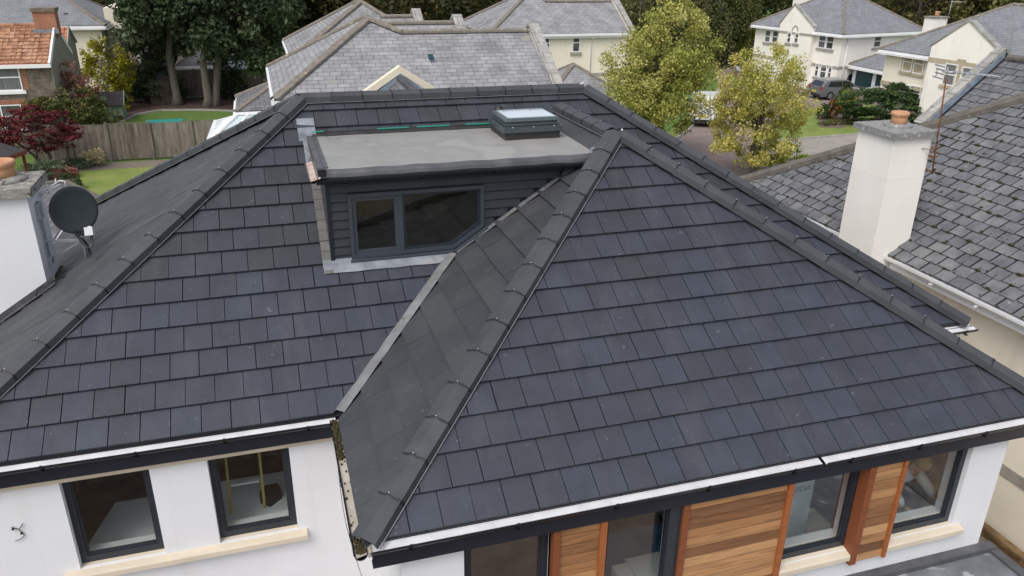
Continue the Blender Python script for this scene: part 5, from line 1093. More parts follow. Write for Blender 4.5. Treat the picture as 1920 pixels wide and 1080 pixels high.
mb.prism([P(bl_, -.45, GR), P(br_, -.45, GR), P(br_, -.45, kz), P(am, -.45, az), P(bl_, -.45, kz)], f1.v*.44); bay = mb.build('bay_gable', 'pale_render', r1)
mb = MB()
for e in (bl_-.1, br_+.1): mb.beam(P(am, -.30, az+.06), P(e, -.30, kz+.03), .42, .09)
mb.build('coping', 'coping_stone', bay)
mb = MB()
for e in (bl_, br_): quadslab(mb, [P(am, -.05, az-.1), P(e, -.05, kz-.15), P(e, 1.0, kz-.15), P(am, (az-EZ1)/.62, az-.1)])
mb.build('bay_roof', 'slate_blue', bay)
mb = MB(); f1.box(mb, bl_-.05, br_+.05, -.475, -.451, EZ1-.42, EZ1-.24)
cx_, cz_ = loc_uv(f1, 1491, 57, -.45)
for k in range(12): t0, t1 = math.pi*k/12, math.pi*(k+1)/12; mb.beam(P(cx_+.30*math.cos(t0), -.465, cz_-.05+.38*math.sin(t0)), P(cx_+.30*math.cos(t1), -.465, cz_-.05+.38*math.sin(t1)), .03, .10)
mb.build('stone_trim', 'band_stone', bay)
for (x, y, w_, h_) in ((1440, 68, .62, .95), (1454, 69, .62, .95)): u, z = loc_uv(f1, x, y); wwindow(f1, r1, u, z, w_, h_, pm='curtain_pane' if x == 1440 else 'window_dark')
for (x, y) in ((1480, 70), (1494, 71)): u, z = loc_uv(f1, x, y, -.45); wwindow(f1, r1, u, z, .42, .85, v=-.45)
for (x, y, w_) in ((1542, 77, .70), (1557, 79, .70)): u, z = loc_uv(f1, x, y); wwindow(f1, r1, u, z, w_, 1.05, pm='curtain_pane' if x == 1542 else 'window_dark')
for (x, y, w_) in ((1532, 131, .36), (1544, 134, .62), (1556, 136, .36)): u, z = loc_uv(f1, x, y); wwindow(f1, r1, u, z, w_, 1.05)
f1b = FR((P(9.25, 0, 0).x, P(9.25, 0, 0).y), ang+math.pi/2); u, z = loc_uv(f1b, 1645, 77); wwindow(f1b, r1, u, z, .80, .95)
mb = MB(); q = f1b.P(.55, -.08, EZ1-.2); mb.tube([q, q-Vector((0, 0, 4.2))], .05, 8); mb.build('downpipe', 'upvc', r1)
mb = MB(); q = P(1.6, 3.2, 0); mb.box(q.x-.5, q.x+.5, q.y-.5, q.y+.5, 0, 1.55); ch1 = mb.build('chimney', 'pale_render', r1); pot((q.x, q.y, 1.55), .14, .3, ch1)
# double garage
ga = empty('double_garage', (45, 45, GR), 'low slate roofed garage with two dark green doors between the cream houses', 'garage')
gA, gB = at(1599, 121, -3.0), at(1672, 135, -3.0); gd = (gB-gA).normalized(); ang_g = math.atan2(gd.y, gd.x); fg = FR((gA.x, gA.y), ang_g); GL = (gB-gA).length+3
hiproof(fg, None, -.3, GL, -.2, 5.5, -3.0, .62, 'slate_blue', parent=ga)
mb = MB(); fg.box(mb, 0, GL-.3, .15, 5.2, GR, -3.1); mb.build('wall', 'upvc', ga)
for x0_, x1_ in ((1604, 1635), (1643, 1672)):
    a_, _ = loc_uv(fg, x0_, 150, .15); b_, _ = loc_uv(fg, x1_, 150, .15); mb = MB(); fg.box(mb, a_, b_, .10, .149, GR, -3.32)
    for k in range(1, 5): fg.box(mb, a_+.03, b_-.03, .088, .10, GR+.05+k*.37, GR+.35+k*.37) if k < 5 else None
    mb.build('garage_door', 'garage_door', ga)
# gabled cream house on the right
r2 = empty('gabled_cream_house', (41, 33, GR), 'cream house with a broad plain gable and stone trimmed sash windows, above the right chimney', 'house')
f3 = FR((37.38, 36.7), math.atan2(-.996, .09)); E2 = -.60; P = f3.P
hiproof(f3, None, -.35, 17, -.35, 9.2, E2, .60, 'slate_blue', parent=r2)
mb = MB(); f3.box(mb, 0, 16.5, 0, 8.9, GR, E2-.1); mb.build('wall', 'cream_render', r2)
gl, gz0 = loc_uv(f3, 1747, 86, -.5); gr_, gz1 = loc_uv(f3, 1879, 98, -.5); gm, gz = loc_uv(f3, 1818, 40, -.5)
mb = MB(); mb.prism([P(gl, -.5, GR), P(gr_, -.5, GR), P(gr_, -.5, gz0-.02), P(gm, -.5, gz), P(gl, -.5, gz0-.02)], f3.v*.49); gb = mb.build('gable', 'pale_render', r2)
mb = MB()
for e in (gl-.1, gr_+.1): mb.beam(P(gm, -.32, gz+.06), P(e, -.32, gz0+.02), .46, .10)
mb.build('coping', 'coping_stone', gb)
mb = MB()
for e in (gl, gr_): quadslab(mb, [P(gm, -.05, gz-.08), P(e, -.05, gz0-.18), P(e, 1.2, gz0-.18), P(gm, (gz-E2)/.6, gz-.08)])
mb.build('gable_roof', 'slate_blue', gb)
mb = MB(); u, z = loc_uv(f3, 1790, 118, -.5); f3.box(mb, gl-.03, gr_+.03, -.53, -.501, z-.13, z+.13); mb.build('stone_band', 'band_stone_warm', gb)
mb = MB(); u, z = loc_uv(f3, 1700, 163); f3.box(mb, -.03, gl-.02, -.03, -.001, z-.13, z+.13); mb.build('stone_band', 'band_stone_warm', r2)
for (x, y) in ((1703, 116), (1724, 120)): u, z = loc_uv(f3, x, y); wwindow(f3, r2, u, z, .72, 1.15, sillm='band_stone_warm', pm='curtain_pane' if x == 1703 else 'window_dark')
mb = MB(); u, z = loc_uv(f3, 1713, 117); f3.box(mb, u-.85, u+.85, -.02, -.001, z-.6, z+.72); mb.build('stone_surround', 'band_stone_warm', r2)
for (x, y) in ((1696, 172), (1716, 175)): u, z = loc_uv(f3, x, y); wwindow(f3, r2, u, z, .80, .90, sillm='band_stone_warm')
for (x, y) in ((1782, 140), (1813, 147)): u, z = loc_uv(f3, x, y, -.5); wwindow(f3, r2, u, z, .85, 1.2, v=-.5, sillm='band_stone_warm', pm='curtain_pane')
mb = MB(); u, z = loc_uv(f3, 1797, 142, -.5); f3.box(mb, u-.28, u+.28, -.52, -.501, z-.65, z+.9); mb.build('stone_mullion', 'band_stone_warm', gb)
tp = atY(1756, 33, 37.5); mb = MB(); mb.box(tp.x-.55, tp.x+.55, 37.1, 37.9, -.8, tp.z); ch2 = mb.build('chimney', 'pale_render', r2); mb = MB(); mb.box(tp.x-.62, tp.x+.62, 37.03, 37.97, tp.z, tp.z+.08); mb.build('cap_stone', 'coping_stone', ch2); pot((tp.x, 37.5, tp.z+.08), .14, .30, ch2)
mb = MB(); q = atY(1775, 44, 37.0); mb.tube([q-Vector((0, 0, .5)), q+Vector((.05, 0, 1.7))], .014, 6); mb.tube([q+Vector((-.1, 0, 1.32)), q+Vector((1.0, -.1, 1.30))], .010, 6)
for k in range(7): c = q+Vector((.05+.13*k, -.01*k, 1.31)); mb.tube([c-Vector((0, .25, 0)), c+Vector((0, .25, 0))], .006, 5)
o = mb.build('far_aerial', 'galvanised'); tag(o, 'thin aerial mast rising beside the far chimney against the trees', 'aerial')
# ================================================================== LEFT HOUSES
bh = empty('brick_house', (-13, 42.5, GR), 'old rubble stone and brick house with orange pantiled roof at the left edge', 'house')
gx = -10.45
mb = MB(); mb.box(-19, gx, 40, 45, GR, -.62); bw = mb.build('wall', 'rubble_stone', bh)
mb = MB(); mb.prism([(gx+.002, 40, GR), (gx+.002, 45, GR), (gx+.002, 45, -.60), (gx+.002, 42.6, .86), (gx+.002, 40, -.60)], (.05, 0, 0)); mb.build('gable_render', 'cement_render', bh)
mb = MB(); mb.prism([(-19, 40, -.62), (-19, 42.6, .84), (-19, 45, -.62)], (19+gx, 0, 0)); mb.build('gable_core', 'rubble_stone', bh)
mb = MB(); 
mat('clay_tile', None, rough=.85, tint=((.21, .10, .058), (.31, .155, .085), (.38, .20, .115), (.42, .25, .16)), var=.25, scale=4, specks=((.15, .09, .06), .66, 2.5))
s1_ = Vector((0, 2.75, 1.54)); L1 = s1_.length
tiles(mb, (-19, 39.85, -.66), (1, 0, 0), s1_, [(0, 0), (19+gx+.05, 0), (19+gx+.05, L1), (0, L1)], .235, .30, gap=.016, lift=.06, low=.02, jit=.012, stagger=0, thick=.03)
for i in range(int((19+gx)/.235)): x = -19+i*.235+.235; mb.tube([(x, 39.88, -.60), (x, 42.55, .90)], .026, 5, tint=random.random(), cap=False)
pr = mb.build('roof', 'clay_tile', bh, fixn=False); mb = MB(); quadslab(mb, [(-19, 39.8, -.68), (gx+.05, 39.8, -.68), (gx+.05, 42.6, .88), (-19, 42.6, .88)], .06); quadslab(mb, [(-19, 45.2, -.68), (gx+.05, 45.2, -.68), (gx+.05, 42.6, .88), (-19, 42.6, .88)], .06); mb.build('roof_base', 'red_brick', bh)
mb = MB(); ridgeline(mb, [(-19, 42.6, .93), (gx, 42.6, .93)], w=.12, h=.10); mb.build('ridge_tiles', 'clay_tile', pr, fixn=False)
mb = MB(); mb.beam((gx+.06, 39.75, -.72), (gx+.06, 42.6, .93), .09, .22); mb.beam((gx+.06, 45.3, -.78), (gx+.06, 42.6, .93), .09, .22); mb.box(-19, gx+.1, 39.72, 39.82, -.86, -.68); mb.build('bargeboard', 'upvc', bh)
mb = MB(); q = atY(92, 44, 42.6); mb.box(q.x-.60, q.x+.42, 42.2, 43.0, .4, 1.72); bc = mb.build('chimney', 'red_brick', bh); mb = MB(); mb.box(q.x-.66, q.x+.48, 42.14, 43.06, 1.60, 1.78); mb.build('corbel', 'rubble_stone', bc); mb = MB(); mb.box(q.x-.7, q.x+.5, 42.0, 42.19, .55, .75); mb.build('lead_flashing', 'lead', bc)
fb = FR((-19, 39.998), 0)
for (x, y, w_, h_, lb) in ((14, 145, 1.15, 1.30, 'upper sash window with vertical blinds'), (24, 218, .95, 1.15, 'lower dark sash window')):
    u, z = loc_uv(fb, x, y); wwindow(fb, bh, u, z, w_, h_, sillm='upvc', label=lb, pm='curtain_pane' if y < 180 else 'window_dark'); mb = MB(); fb.box(mb, u-w_/2-.28, u-w_/2-.01, -.02, -.0, z-h_/2, z+h_/2+.25); fb.box(mb, u+w_/2+.01, u+w_/2+.28, -.02, -.0, z-h_/2, z+h_/2+.25); fb.box(mb, u-w_/2, u+w_/2, -.02, -.0, z+h_/2+.01, z+h_/2+.25); mb.build('brick_surround', 'red_brick', bh)
# rear extension gable
mb = MB(); mb.prism([(gx-2, 45.6, -.45), (gx-.2, 45.6, -.45), (gx-.2, 46.9, .42), (gx-2, 46.9, .42)], (0, 0, .05)); mb.prism([(gx-2, 48.2, -.45), (gx-.2, 48.2, -.45), (gx-.2, 46.9, .42), (gx-2, 46.9, .42)], (0, 0, .05)); mb.build('rear_roof', 'pantile', bh)
mb = MB(); mb.prism([(gx-.2, 45.6, GR), (gx-.2, 48.2, GR), (gx-.2, 48.2, -.46), (gx-.2, 46.9, .40), (gx-.2, 45.6, -.46)], (-.2, 0, 0)); mb.build('rear_gable', 'cement_render', bh); mb = MB(); mb.beam((gx-.15, 45.5, -.50), (gx-.15, 46.9, .46), .07, .12); mb.beam((gx-.15, 48.3, -.50), (gx-.15, 46.9, .46), .07, .12); mb.build('bargeboard', 'coping_stone', bh)
# big cream house beyond
bl2 = empty('cream_house', (-15, 58, GR), 'cream house with wide blue grey roof behind the orange tiled house', 'house')
hiproof(fr0, None, -22.5, -9.75, 53.8, 62.5, 0, .60, 'slate_blue', parent=bl2); mb = MB(); mb.box(-22.2, -10.1, 54.1, 62.2, GR, -.1); mb.build('wall', 'cream_render', bl2)
fr9 = FR((-22.2, 54.1), 0); u, z = loc_uv(fr9, 201, 66)
mb = MB(); mb.box(-10.1, -8.3, 56.2, 61.5, GR, .9); mb.box(-8.35, -8.0, 56.1, 61.6, .6, 1.1); mb.build('side_wing', 'cream_render', bl2)
frs = FR((-10.098, 54.1), math.pi/2); wwindow(frs, bl2, 1.2, -1.0, 1.1, 1.25, v=-.0); frs2 = FR((-8.3, 56.2), math.pi/2); 
wwindow(FR((-10.1, 56.2), 0), bl2, .95, -1.1, .55, 1.2)
mb = MB(); q = at(124, 27, .7); mb.box(q.x-.12, q.x+.12, q.y-.1, q.y+.1, q.z, q.z+.08); mb.build('roof_vent', 'garage_door', bl2)
# small far house, greenhouse, shed
sh = empty('bungalow', (-3.7, 62, GR), 'small pale bungalow with slate roof glimpsed between the big trunks', 'house')
A = at(327, 123, -3.3); B = at(456, 121, -3.3); hiproof(fr0, None, A.x, B.x+.2, A.y, A.y+4.6, -3.3, .62, 'slate_dark', parent=sh); mb = MB(); mb.box(A.x+.3, B.x, A.y+.25, A.y+4.3, GR, -3.35); mb.build('wall', 'pale_render', sh)
gh = empty('greenhouse', (-2.4, 58.6, GR), 'small greenhouse with a dark glass lean roof behind the far fence', 'greenhouse')
q = at(410, 132, -3.2); mb = MB(); mb.prism([(q.x, q.y, -3.15), (q.x+1.9, q.y, -3.15), (q.x+1.9, q.y+1.2, -2.75), (q.x, q.y+1.2, -2.75)], (0, 0, -.03)); mb.build('glass_roof', 'pale_polycarbonate', gh); mb = MB(); mb.box(q.x+.03, q.x+1.87, q.y+.02, q.y+1.2, GR, -3.2); mb.build('glazed_wall', 'car_glass', gh)
mb = MB(); q = at(318, 145, -3.4); mb.box(q.x-1.4, q.x+.1, q.y, q.y+1.6, GR, -3.45); sd_ = empty('shed', (q.x, q.y, GR), 'dark brown felt roofed shed behind the far fence', 'shed'); mb.build('wall', 'bark', sd_); mb = MB(); mb.prism([(q.x-1.55, q.y-.1, -3.5), (q.x-1.55, q.y+.8, -3.05), (q.x-1.55, q.y+1.7, -3.5)], (1.75, 0, 0)); mb.build('roof', 'felt_roof', sd_)
# playhouse
ph = empty('playhouse', (-9.6, 48.2, GR), 'sage green playhouse on posts with a dark roof by the far lawn', 'playhouse')
y0 = 47.9; xl, xr_ = -10.35, -8.75
mb = MB(); rz_ = atY(200, 172, y0+.7).z; ez_ = rz_-.72
quadslab(mb, [(xl, y0-.1, ez_), (xr_+.15, y0-.1, ez_), (xr_+.15, y0+.8, rz_), (xl, y0+.8, rz_)], .05); quadslab(mb, [(xl, y0+1.7, ez_), (xr_+.15, y0+1.7, ez_), (xr_+.15, y0+.8, rz_), (xl, y0+.8, rz_)], .05); mb.build('roof', 'felt_roof', ph)
mb = MB(); mb.box(xl+.1, xr_, y0+.05, y0+1.55, ez_-.62, ez_); mb.prism([(xr_, y0+.05, ez_), (xr_, y0+1.55, ez_), (xr_, y0+.8, rz_-.06)], (-.05, 0, 0)); mb.beam((xr_+.16, y0-.12, ez_-.03), (xr_+.16, y0+.8, rz_), .04, .12); mb.beam((xr_+.16, y0+1.72, ez_-.03), (xr_+.16, y0+.8, rz_), .04, .12); mb.box(xl+.1, xl+1.0, y0+.1, y0+1.5, GR, ez_-.62); mb.build('cabin', 'sage_paint', ph)
for x, y in ((xr_, y0+.08), (xr_, y0+.55), (xr_, y0+1.0), (xr_, y0+1.5), (xr_-.7, y0+.08)): m_ = MB(); m_.box(x-.035, x+.035, y-.035, y+.035, GR, ez_-.6); m_.build('post', 'sage_paint', ph)
mb = MB(); mb.box(-10.0, -9.65, y0+.26, y0+.30, rz_-.45, rz_-.20); mb.box(-10.02, -9.63, y0+.2, y0+.42, rz_-.44, rz_-.38); mb.build('roof_hatch', 'sage_paint', ph)
# teal table
tt_ = empty('games_table', (-5.9, 43.2, GR), 'teal covered flat table on the far lawn behind the fence', 'table'); mb = MB(); mb.box(-6.95, -4.95, 42.5, 43.7, -4.42, -4.36); mb.build('tabletop', 'teal_cloth', tt_); mb = MB(); mb.box(-6.94, -4.96, 42.50, 42.53, -4.6, -4.42); mb.build('apron', 'teal_cloth', tt_)
for x in (-6.8, -5.1):
    for y in (42.65, 43.55): m_ = MB(); m_.box(x-.03, x+.03, y-.03, y+.03, GR, -4.42); m_.build('leg', 'galvanised', tt_)
# gazebo
gz_ = empty('gazebo', (-11.4, 31.2, GR), 'red timber gazebo with dark roof at the left edge', 'gazebo'); apx = Vector((-11.9, 31.3, -2.35)); N_ = 6; ring = [Vector((-11.9+1.75*math.cos(R(60*k+10)), 31.3+1.75*math.sin(R(60*k+10)), -3.15)) for k in range(N_)]
mb = MB()
for k in range(N_): quadslab(mb, [ring[k], ring[(k+1) % N_], apx], .05)
gr__ = mb.build('roof', 'felt_roof', gz_); mb = MB()
for k in range(N_): mb.beam(ring[k]-Vector((0, 0, .09)), ring[(k+1) % N_]-Vector((0, 0, .09)), .07, .16)
mb.build('roof_trim', 'red_timber', gr__)
for k in range(N_): m_ = MB(); q = ring[k]*.93+Vector((-11.9, 31.3, -3.15))*.07; m_.box(q.x-.05, q.x+.05, q.y-.05, q.y+.05, GR, -3.2); m_.build('post', 'red_timber', gz_)
# slate outhouse behind the chimney
oh = empty('slate_outhouse', (-7, 20, GR), 'low slate roofed outhouse between the left chimney and the lawn', 'outbuilding')
mb = MB(); a, b, c_, d_ = at(60, 350, -2.5), at(150, 352, -2.5), at(212, 378, -2.8), at(150, 470, -3.0)
mb = MB(); P4 = [(-9.5, 23.4, -2.55), (-7.0, 23.3, -2.55), (-5.3, 20.8, -2.75), (-5.0, 12, -2.9), (-9.5, 12, -2.5)]; mb.prism(P4, (0, 0, -.06)); mb.build('roof', 'slate_dark', oh)
mb = MB(); ridgeline(mb, [(-9.4, 23.4, -2.52), (-7.0, 23.3, -2.52), (-5.3, 20.8, -2.72)], w=.1, h=.06); mb.build('edge_tiles', 'ridge_tile_dark', oh, fixn=False); mb = MB(); mb.prism([(-9.3, 23.1, GR), (-7.1, 23.0, GR), (-5.6, 20.8, GR), (-5.3, 12.2, GR), (-9.3, 12.2, GR)], (0, 0, 2.2)); mb.build('wall', 'pale_render', oh)
# boundary walls
mb = MB(); a, b = at(1336, 119, GR), at(1425, 124, GR); mb.beam(a+Vector((0, 0, .9)), b+Vector((3, -1, .9)), .2, 1.8); tag(mb.build('boundary_wall', 'pale_render'), 'pale rendered boundary wall beyond the road end, behind the small tree', 'wall')
def stonewall(px, h, label):
    P = [at(x, y, GR) for x, y in px]; t = empty('stone_wall', P[0], label, 'wall'); mb = MB(); mc = MB()
    for a, b in zip(P[:-1], P[1:]): mb.beam(a+Vector((0, 0, h/2)), b+Vector((0, 0, h/2)), .3, h); mc.beam(a+Vector((0, 0, h+.04)), b+Vector((0, 0, h+.04)), .36, .08)
    mb.build('wall', 'garden_stone', t); mc.build('coping', 'kerb_stone', t)
stonewall([(1596, 190), (1612, 194), (1665, 184)], .95, 'low sandstone wall between the grey car and the wide bush')
stonewall([(1380, 142), (1384, 150), (1402, 154), (1440, 156)], .75, 'curved low stone wall holding a hedge by the small lawn')
# ================================================================== VEHICLES
def vehicle(name, label, cat, origin, ang, prof, W_, m_, wheels, wr, windows, extras, parts=True):
    """prof: side outline (x forward, z) ; local x forward, y left"""
    t = empty(name, origin, label, cat); o = Vector(origin); ux = Vector((math.cos(ang), math.sin(ang), 0)); uy = Vector((-math.sin(ang), math.cos(ang), 0)); uz = Vector((0, 0, 1))
    P = lambda x, y, z: o+ux*x+uy*y+uz*z
    mb = MB(); rings = []
    zt = max(z for x, z in prof)
    for f, ins, drop in ((-1, .10, .03), (-.93, .03, .01), (-.80, 0, 0), (.80, 0, 0), (.93, .03, .01), (1, .10, .03)):
        r = []
        for x, z in prof:
            hi = max(0, (z-.85)/(zt-.85)) if zt > .86 else 0
            y = f*W_/2*(1-.16*hi*(1 if cat != 'van' else .35)); cx = prof[0][0]*.5+prof[len(prof)//2][0]*.5
            r.append(P(x*(1-ins*.10)+ins*.2*0, y, z-drop*hi if z > .5 else z+drop))
        rings.append(r)
    mb.loft(rings, smooth=False); body = mb.build('body', m_, t)
    for x in wheels:
        for s in (-1, 1):
            wm = MB(); c = P(x, s*(W_/2-.09), wr); wm.tube([c-uy*.10*1, c+uy*.10], wr, 20, smooth=True); wo = wm.build('wheel', 'tyre', t); h_ = MB(); h_.tube([c+uy*s*.101, c+uy*s*.112], wr*.62, 16)
            for k in range(5): a = k*1.2566; h_.beam(c+uy*s*.115, c+uy*s*.115+(ux*math.cos(a)+uz*math.sin(a))*wr*.58, .03, .045)
            h_.build('rim', 'alloy', wo)
    for pts, s in windows:     # polygons: list of (x,y,z)
        wm = MB(); q = [P(*p) for p in pts]; n_ = (q[1]-q[0]).cross(q[2]-q[0]).normalized(); n_ = n_ if n_.dot(q[0]-P(0, 0, .8)) > 0 else -n_; wm.prism([p-n_*.02 for p in q], n_*.035); wm.build('window', 'car_glass', t)
    for nm, mm, boxes in extras:
        for bx in boxes:
            e = MB(); x0, x1, y0_, y1_, z0, z1 = bx; e.obox(P((x0+x1)/2, (y0_+y1_)/2, (z0+z1)/2), (ux, uy, uz), (abs(x1-x0)/2, abs(y1_-y0_)/2, abs(z1-z0)/2)); e.build(nm, mm, t)
    return t
hatch = [(-2.05, .25), (-2.10, .55), (-2.02, .95), (-1.72, 1.32), (-1.45, 1.44), (-.6, 1.49), (.15, 1.45), (.95, 1.02), (1.75, .86), (2.05, .66), (2.08, .35), (1.95, .22)]
def side_windows(w, s): return [([(-1.55, s*w, 1.0), (-.35, s*w, .99), (-.40, s*w*.93, 1.36), (-1.35, s*w*.93, 1.36)], 0), ([(-.28, s*w, .99), (.80, s*w, .97), (.15, s*w*.93, 1.36), (-.30, s*w*.93, 1.36)], 0)]
def car(label, px, ang, m_, name='parked_car'):
    o = at(*px); o.z = GR+.02
    rw = [([(-2.0, -.62, 1.0), (-2.0, .62, 1.0), (-1.72, .52, 1.33), (-1.72, -.52, 1.33)], 0), ([(.98, -.66, 1.03), (.98, .66, 1.03), (.22, .56, 1.42), (.22, -.56, 1.42)], 0)]
    return vehicle(name, label, 'car', o, ang, hatch, 1.76, m_, (-1.28, 1.30), .32, side_windows(.84, 1)+side_windows(.84, -1)+rw, [('tail_light', 'red_lamp', [(-2.08, -1.94, s*.62, s*.84, .78, .98) for s in (-1, 1)]), ('number_plate', 'plate_yellow', [(-2.115, -2.09, -.26, .26, .55, .66)]), ('bumper', 'bumper', [(-2.12, -2.0, -.78, .78, .28, .42)]), ('door_mirror', m_, [(.55, .68, s*.88, s*1.02, .98, 1.12) for s in (-1, 1)]), ('headlight', 'alloy', [(1.90, 2.03, s*.5, s*.8, .62, .74) for s in (-1, 1)])])
car('metallic grey hatchback parked rear towards the road by the stone wall', (1569, 184), R(-2), 'car_grey')
car('black car mostly hidden behind the grey hatchback', (1600, 170), R(0), 'car_black')
vp_ = [(-2.15, .25), (-2.2, .6), (-2.18, 1.1), (-2.05, 1.72), (-1.9, 1.84), (.2, 1.86), (.75, 1.72), (1.35, 1.12), (2.0, .92), (2.2, .7), (2.22, .3), (2.1, .22)]
ov = at(1327, 240); ov.z = GR+.02; vdir = R(66)
vehicle('white_van', 'white van parked on the road between the two yellow green trees', 'van', ov+Vector((math.cos(vdir), math.sin(vdir), 0))*2.2, vdir, vp_, 1.84, 'van_white', (-1.35, 1.4), .33, [([(.35, s*.90, 1.05), (1.2, s*.91, 1.05), (.72, s*.86, 1.55), (.35, s*.86, 1.58)], 0) for s in (-1, 1)]+[([(1.38, -.7, 1.14), (1.38, .7, 1.14), (.80, .62, 1.66), (.80, -.62, 1.66)], 0)],
 [('tail_light', 'red_lamp', [(-2.215, -2.1, s*.76, s*.88, .80, 1.2) for s in (-1, 1)]), ('number_plate', 'plate_yellow', [(-2.23, -2.19, .15, .67, .62, .74)]), ('bumper', 'bumper', [(-2.27, -2.1, -.9, .9, .28, .48)]), ('rear_door_seam', 'bumper', [(-2.195, -2.12, -.008, .008, .55, 1.65)]), ('door_mirror', 'bumper', [(1.0, 1.12, s*.95, s*1.12, 1.0, 1.22) for s in (-1, 1)])])
# ================================================================== TREES AND PLANTS
def W(x, y, Y): return atY(x, y, Y)
cA = W(1240, 135, 31); tree('roadside_tree', 'large round tree with green and straw yellow leaves beside the white van', (cA.x-.08, 31, GR), cA.z-.1, (3.0, 2.9, 3.12), 34000, .070, 'maple', r0=.17, clumps=230, clump_r=.19, seed=4, shell=.22, flat=.2)
cB = W(1432, 208, 26.6); tree('roadside_tree', 'smaller yellowing tree with a thin trunk in front of the road', (21.8, 26.6, GR), cB.z, (2.68, 2.5, 2.9), 25000, .058, 'maple_yellow', r0=.12, clumps=180, clump_r=.155, seed=9, shell=.25, flat=.2)
q = at(1455, 325, GR); bush('young_shrub', 'bright green leafy shrub at the foot of the thin trunk', (q.x, q.y, GR+.75), (1.3, .9, .8), 2600, .06, 'lime', seed=3, clumps=60, clump_r=.2)
# big dark trees, left
for i, (lb, bx_, px, Y, rr, n_, kind, r0) in enumerate((
  ('tall dark evergreen tree with a leaning bare trunk, leftmost of the two', (333, 197), (322, 8), 52.5, (4.1, 3.6, 4.9), 26000, 'dark', .25),
  ('massive dark tree whose twin trunks flare at the mulch bed', (396, 200), (432, 22), 52.0, (4.5, 4.0, 5.0), 30000, 'dark', .25))):
    b = at(*bx_); c = W(px[0], px[1], b.y); t = tree('evergreen_tree', lb, b, c.z+1.2, rr, n_, .16, kind, r0=r0, clumps=150, clump_r=.24, seed=20+i, barkm='bark_mid', off=(c.x-b.x, 0), shell=.4, stems=2 if i == 1 else 1, flat=.1, bottom=-.8)
# row of further woodland
rngw = random.Random(5)
woods = []
for x in range(470, 900, 44): woods.append((x, 16, 66+rngw.uniform(-4, 8), 'darkmix', 4.2))
for x in range(200, 520, 60): woods.append((x, 40, 74+rngw.uniform(-3, 5), 'darkmix', 4.8))
for x in range(880, 1190, 55): woods.append((x, -8, 78+rngw.uniform(-4, 8), 'olive', 5))
for x in range(1690, 1990, 40): woods.append((x, -2, 64+rngw.uniform(-3, 9), 'autumn' if (x//40) % 2 else 'olive', 4.5))
for x in (1395, 1440, 1500, 1560, 1620, 1660): woods.append((x, -25, 80+rngw.uniform(-4, 8), 'darkmix', 5.5))
for x in (-60, -15, 40): woods.append((x, 8, 76, 'olive', 4.5))
for i, (x, y, Y, k, r_) in enumerate(woods):
    c = W(x, y+rngw.uniform(-8, 8), Y); r_ *= rngw.uniform(.85, 1.15)
    lb = {'darkmix': 'dark autumn tinged tree in the distant woodland belt', 'olive': 'olive green tree in the distant woodland belt', 'autumn': 'russet brown tree in the distant woodland belt above the right houses'}[k]
    tree('woodland_tree', lb, (c.x, Y, GR), min(c.z+.8, 3.6), (r_, r_*.9, max(4.2, c.z+.8-GR-1.0)), 5200, .22, k, r0=.22, group='distant woodland trees, '+{'darkmix': 'dark', 'olive': 'olive', 'autumn': 'russet'}[k], clumps=85, clump_r=.27, seed=60+i, shell=.45, tlo=rngw.uniform(0, .15), thi=rngw.uniform(.6, 1))
# birches / willows behind the large tree
for i, (x, y, Y, k, r_, lb) in enumerate(((1200, 20, 62, 'willow', 4.0, 'drooping grey green willow immediately left behind the large round tree'), (1262, 10, 66, 'willow', 4.0, 'tall loose willow with bare pale stems, in the middle of the group'), (1325, 22, 63, 'willow', 3.7, 'feathery willow at the right of the group, above the road end'), (1372, 34, 64, 'olive', 2.6, 'slim sparse tree with a pale trunk near the boundary wall'))):
    c = W(x, y, Y); tree('willow_tree', lb, (c.x, Y, GR), c.z, (r_, r_*.8, 5.2), 13000, .12, k, r0=.16, clumps=160, clump_r=.17, seed=130+i, barkm='bark_pale', shell=.2, squash=2.4, stems=3, flat=-.1)
b = at(1374, 120); c = W(1378, 78, b.y); tree('conifer_tree', 'small yellow green tree with a stout trunk in front of the boundary wall', b, c.z, (1.9, 1.8, 1.7), 4200, .11, 'lime', r0=.42, clumps=50, clump_r=.3, seed=141)
b = at(1402, 120); c = W(1405, 60, b.y); tree('bare_tree', 'nearly leafless tree with upright branches by the boundary wall', b, c.z, (1.6, 1.5, 2.8), 900, .08, 'olive', r0=.09, clumps=60, clump_r=.2, seed=142, barkm='bark_pale')
bush('hedge', 'clipped dark hedge above the curved stone wall', (*at(1405, 138)[:2], GR+1.15), (1.9, 1.5, .55), 3500, .06, 'cedar_bush', cat='hedge', seed=150, clumps=80)
# left garden plants
def pl(name, lb, x, y, Y, r_, n_, leaf, k, **kw):
    c = W(x, y, Y); return bush(name, lb, (c.x, Y, max(c.z, GR+r_[2]*.8)), r_, n_, leaf, k, **kw)
b = at(112, 318); c = W(62, 243, 35.8); tree('red_acer', 'spreading dark red acer beside the gazebo', (b.x, 35.8, GR), c.z, (1.95, 1.3, 1.05), 10000, .06, 'acer', r0=.07, clumps=130, clump_r=.2, seed=160, off=(c.x-b.x, 0), stems=3, flat=1.0, squash=.5)
b = Vector((-11.2, 41.6, GR)); c = W(132, 184, 41.6); tree('rowan_tree', 'airy pinkish leaved tree in front of the stone house', b, c.z, (1.5, 1.2, 1.65), 5500, .065, 'rowan', tlo=.3, r0=.07, clumps=130, clump_r=.2, seed=161, off=(c.x-b.x, 0), stems=2)
c = W(120, 215, 39.5); bush('green_shrub', 'mixed green and yellow shrub under the pinkish tree', (c.x, 39.8, c.z), (2.2, .9, 1.2), 4500, .075, 'olive', seed=162, clumps=90, clump_r=.24)
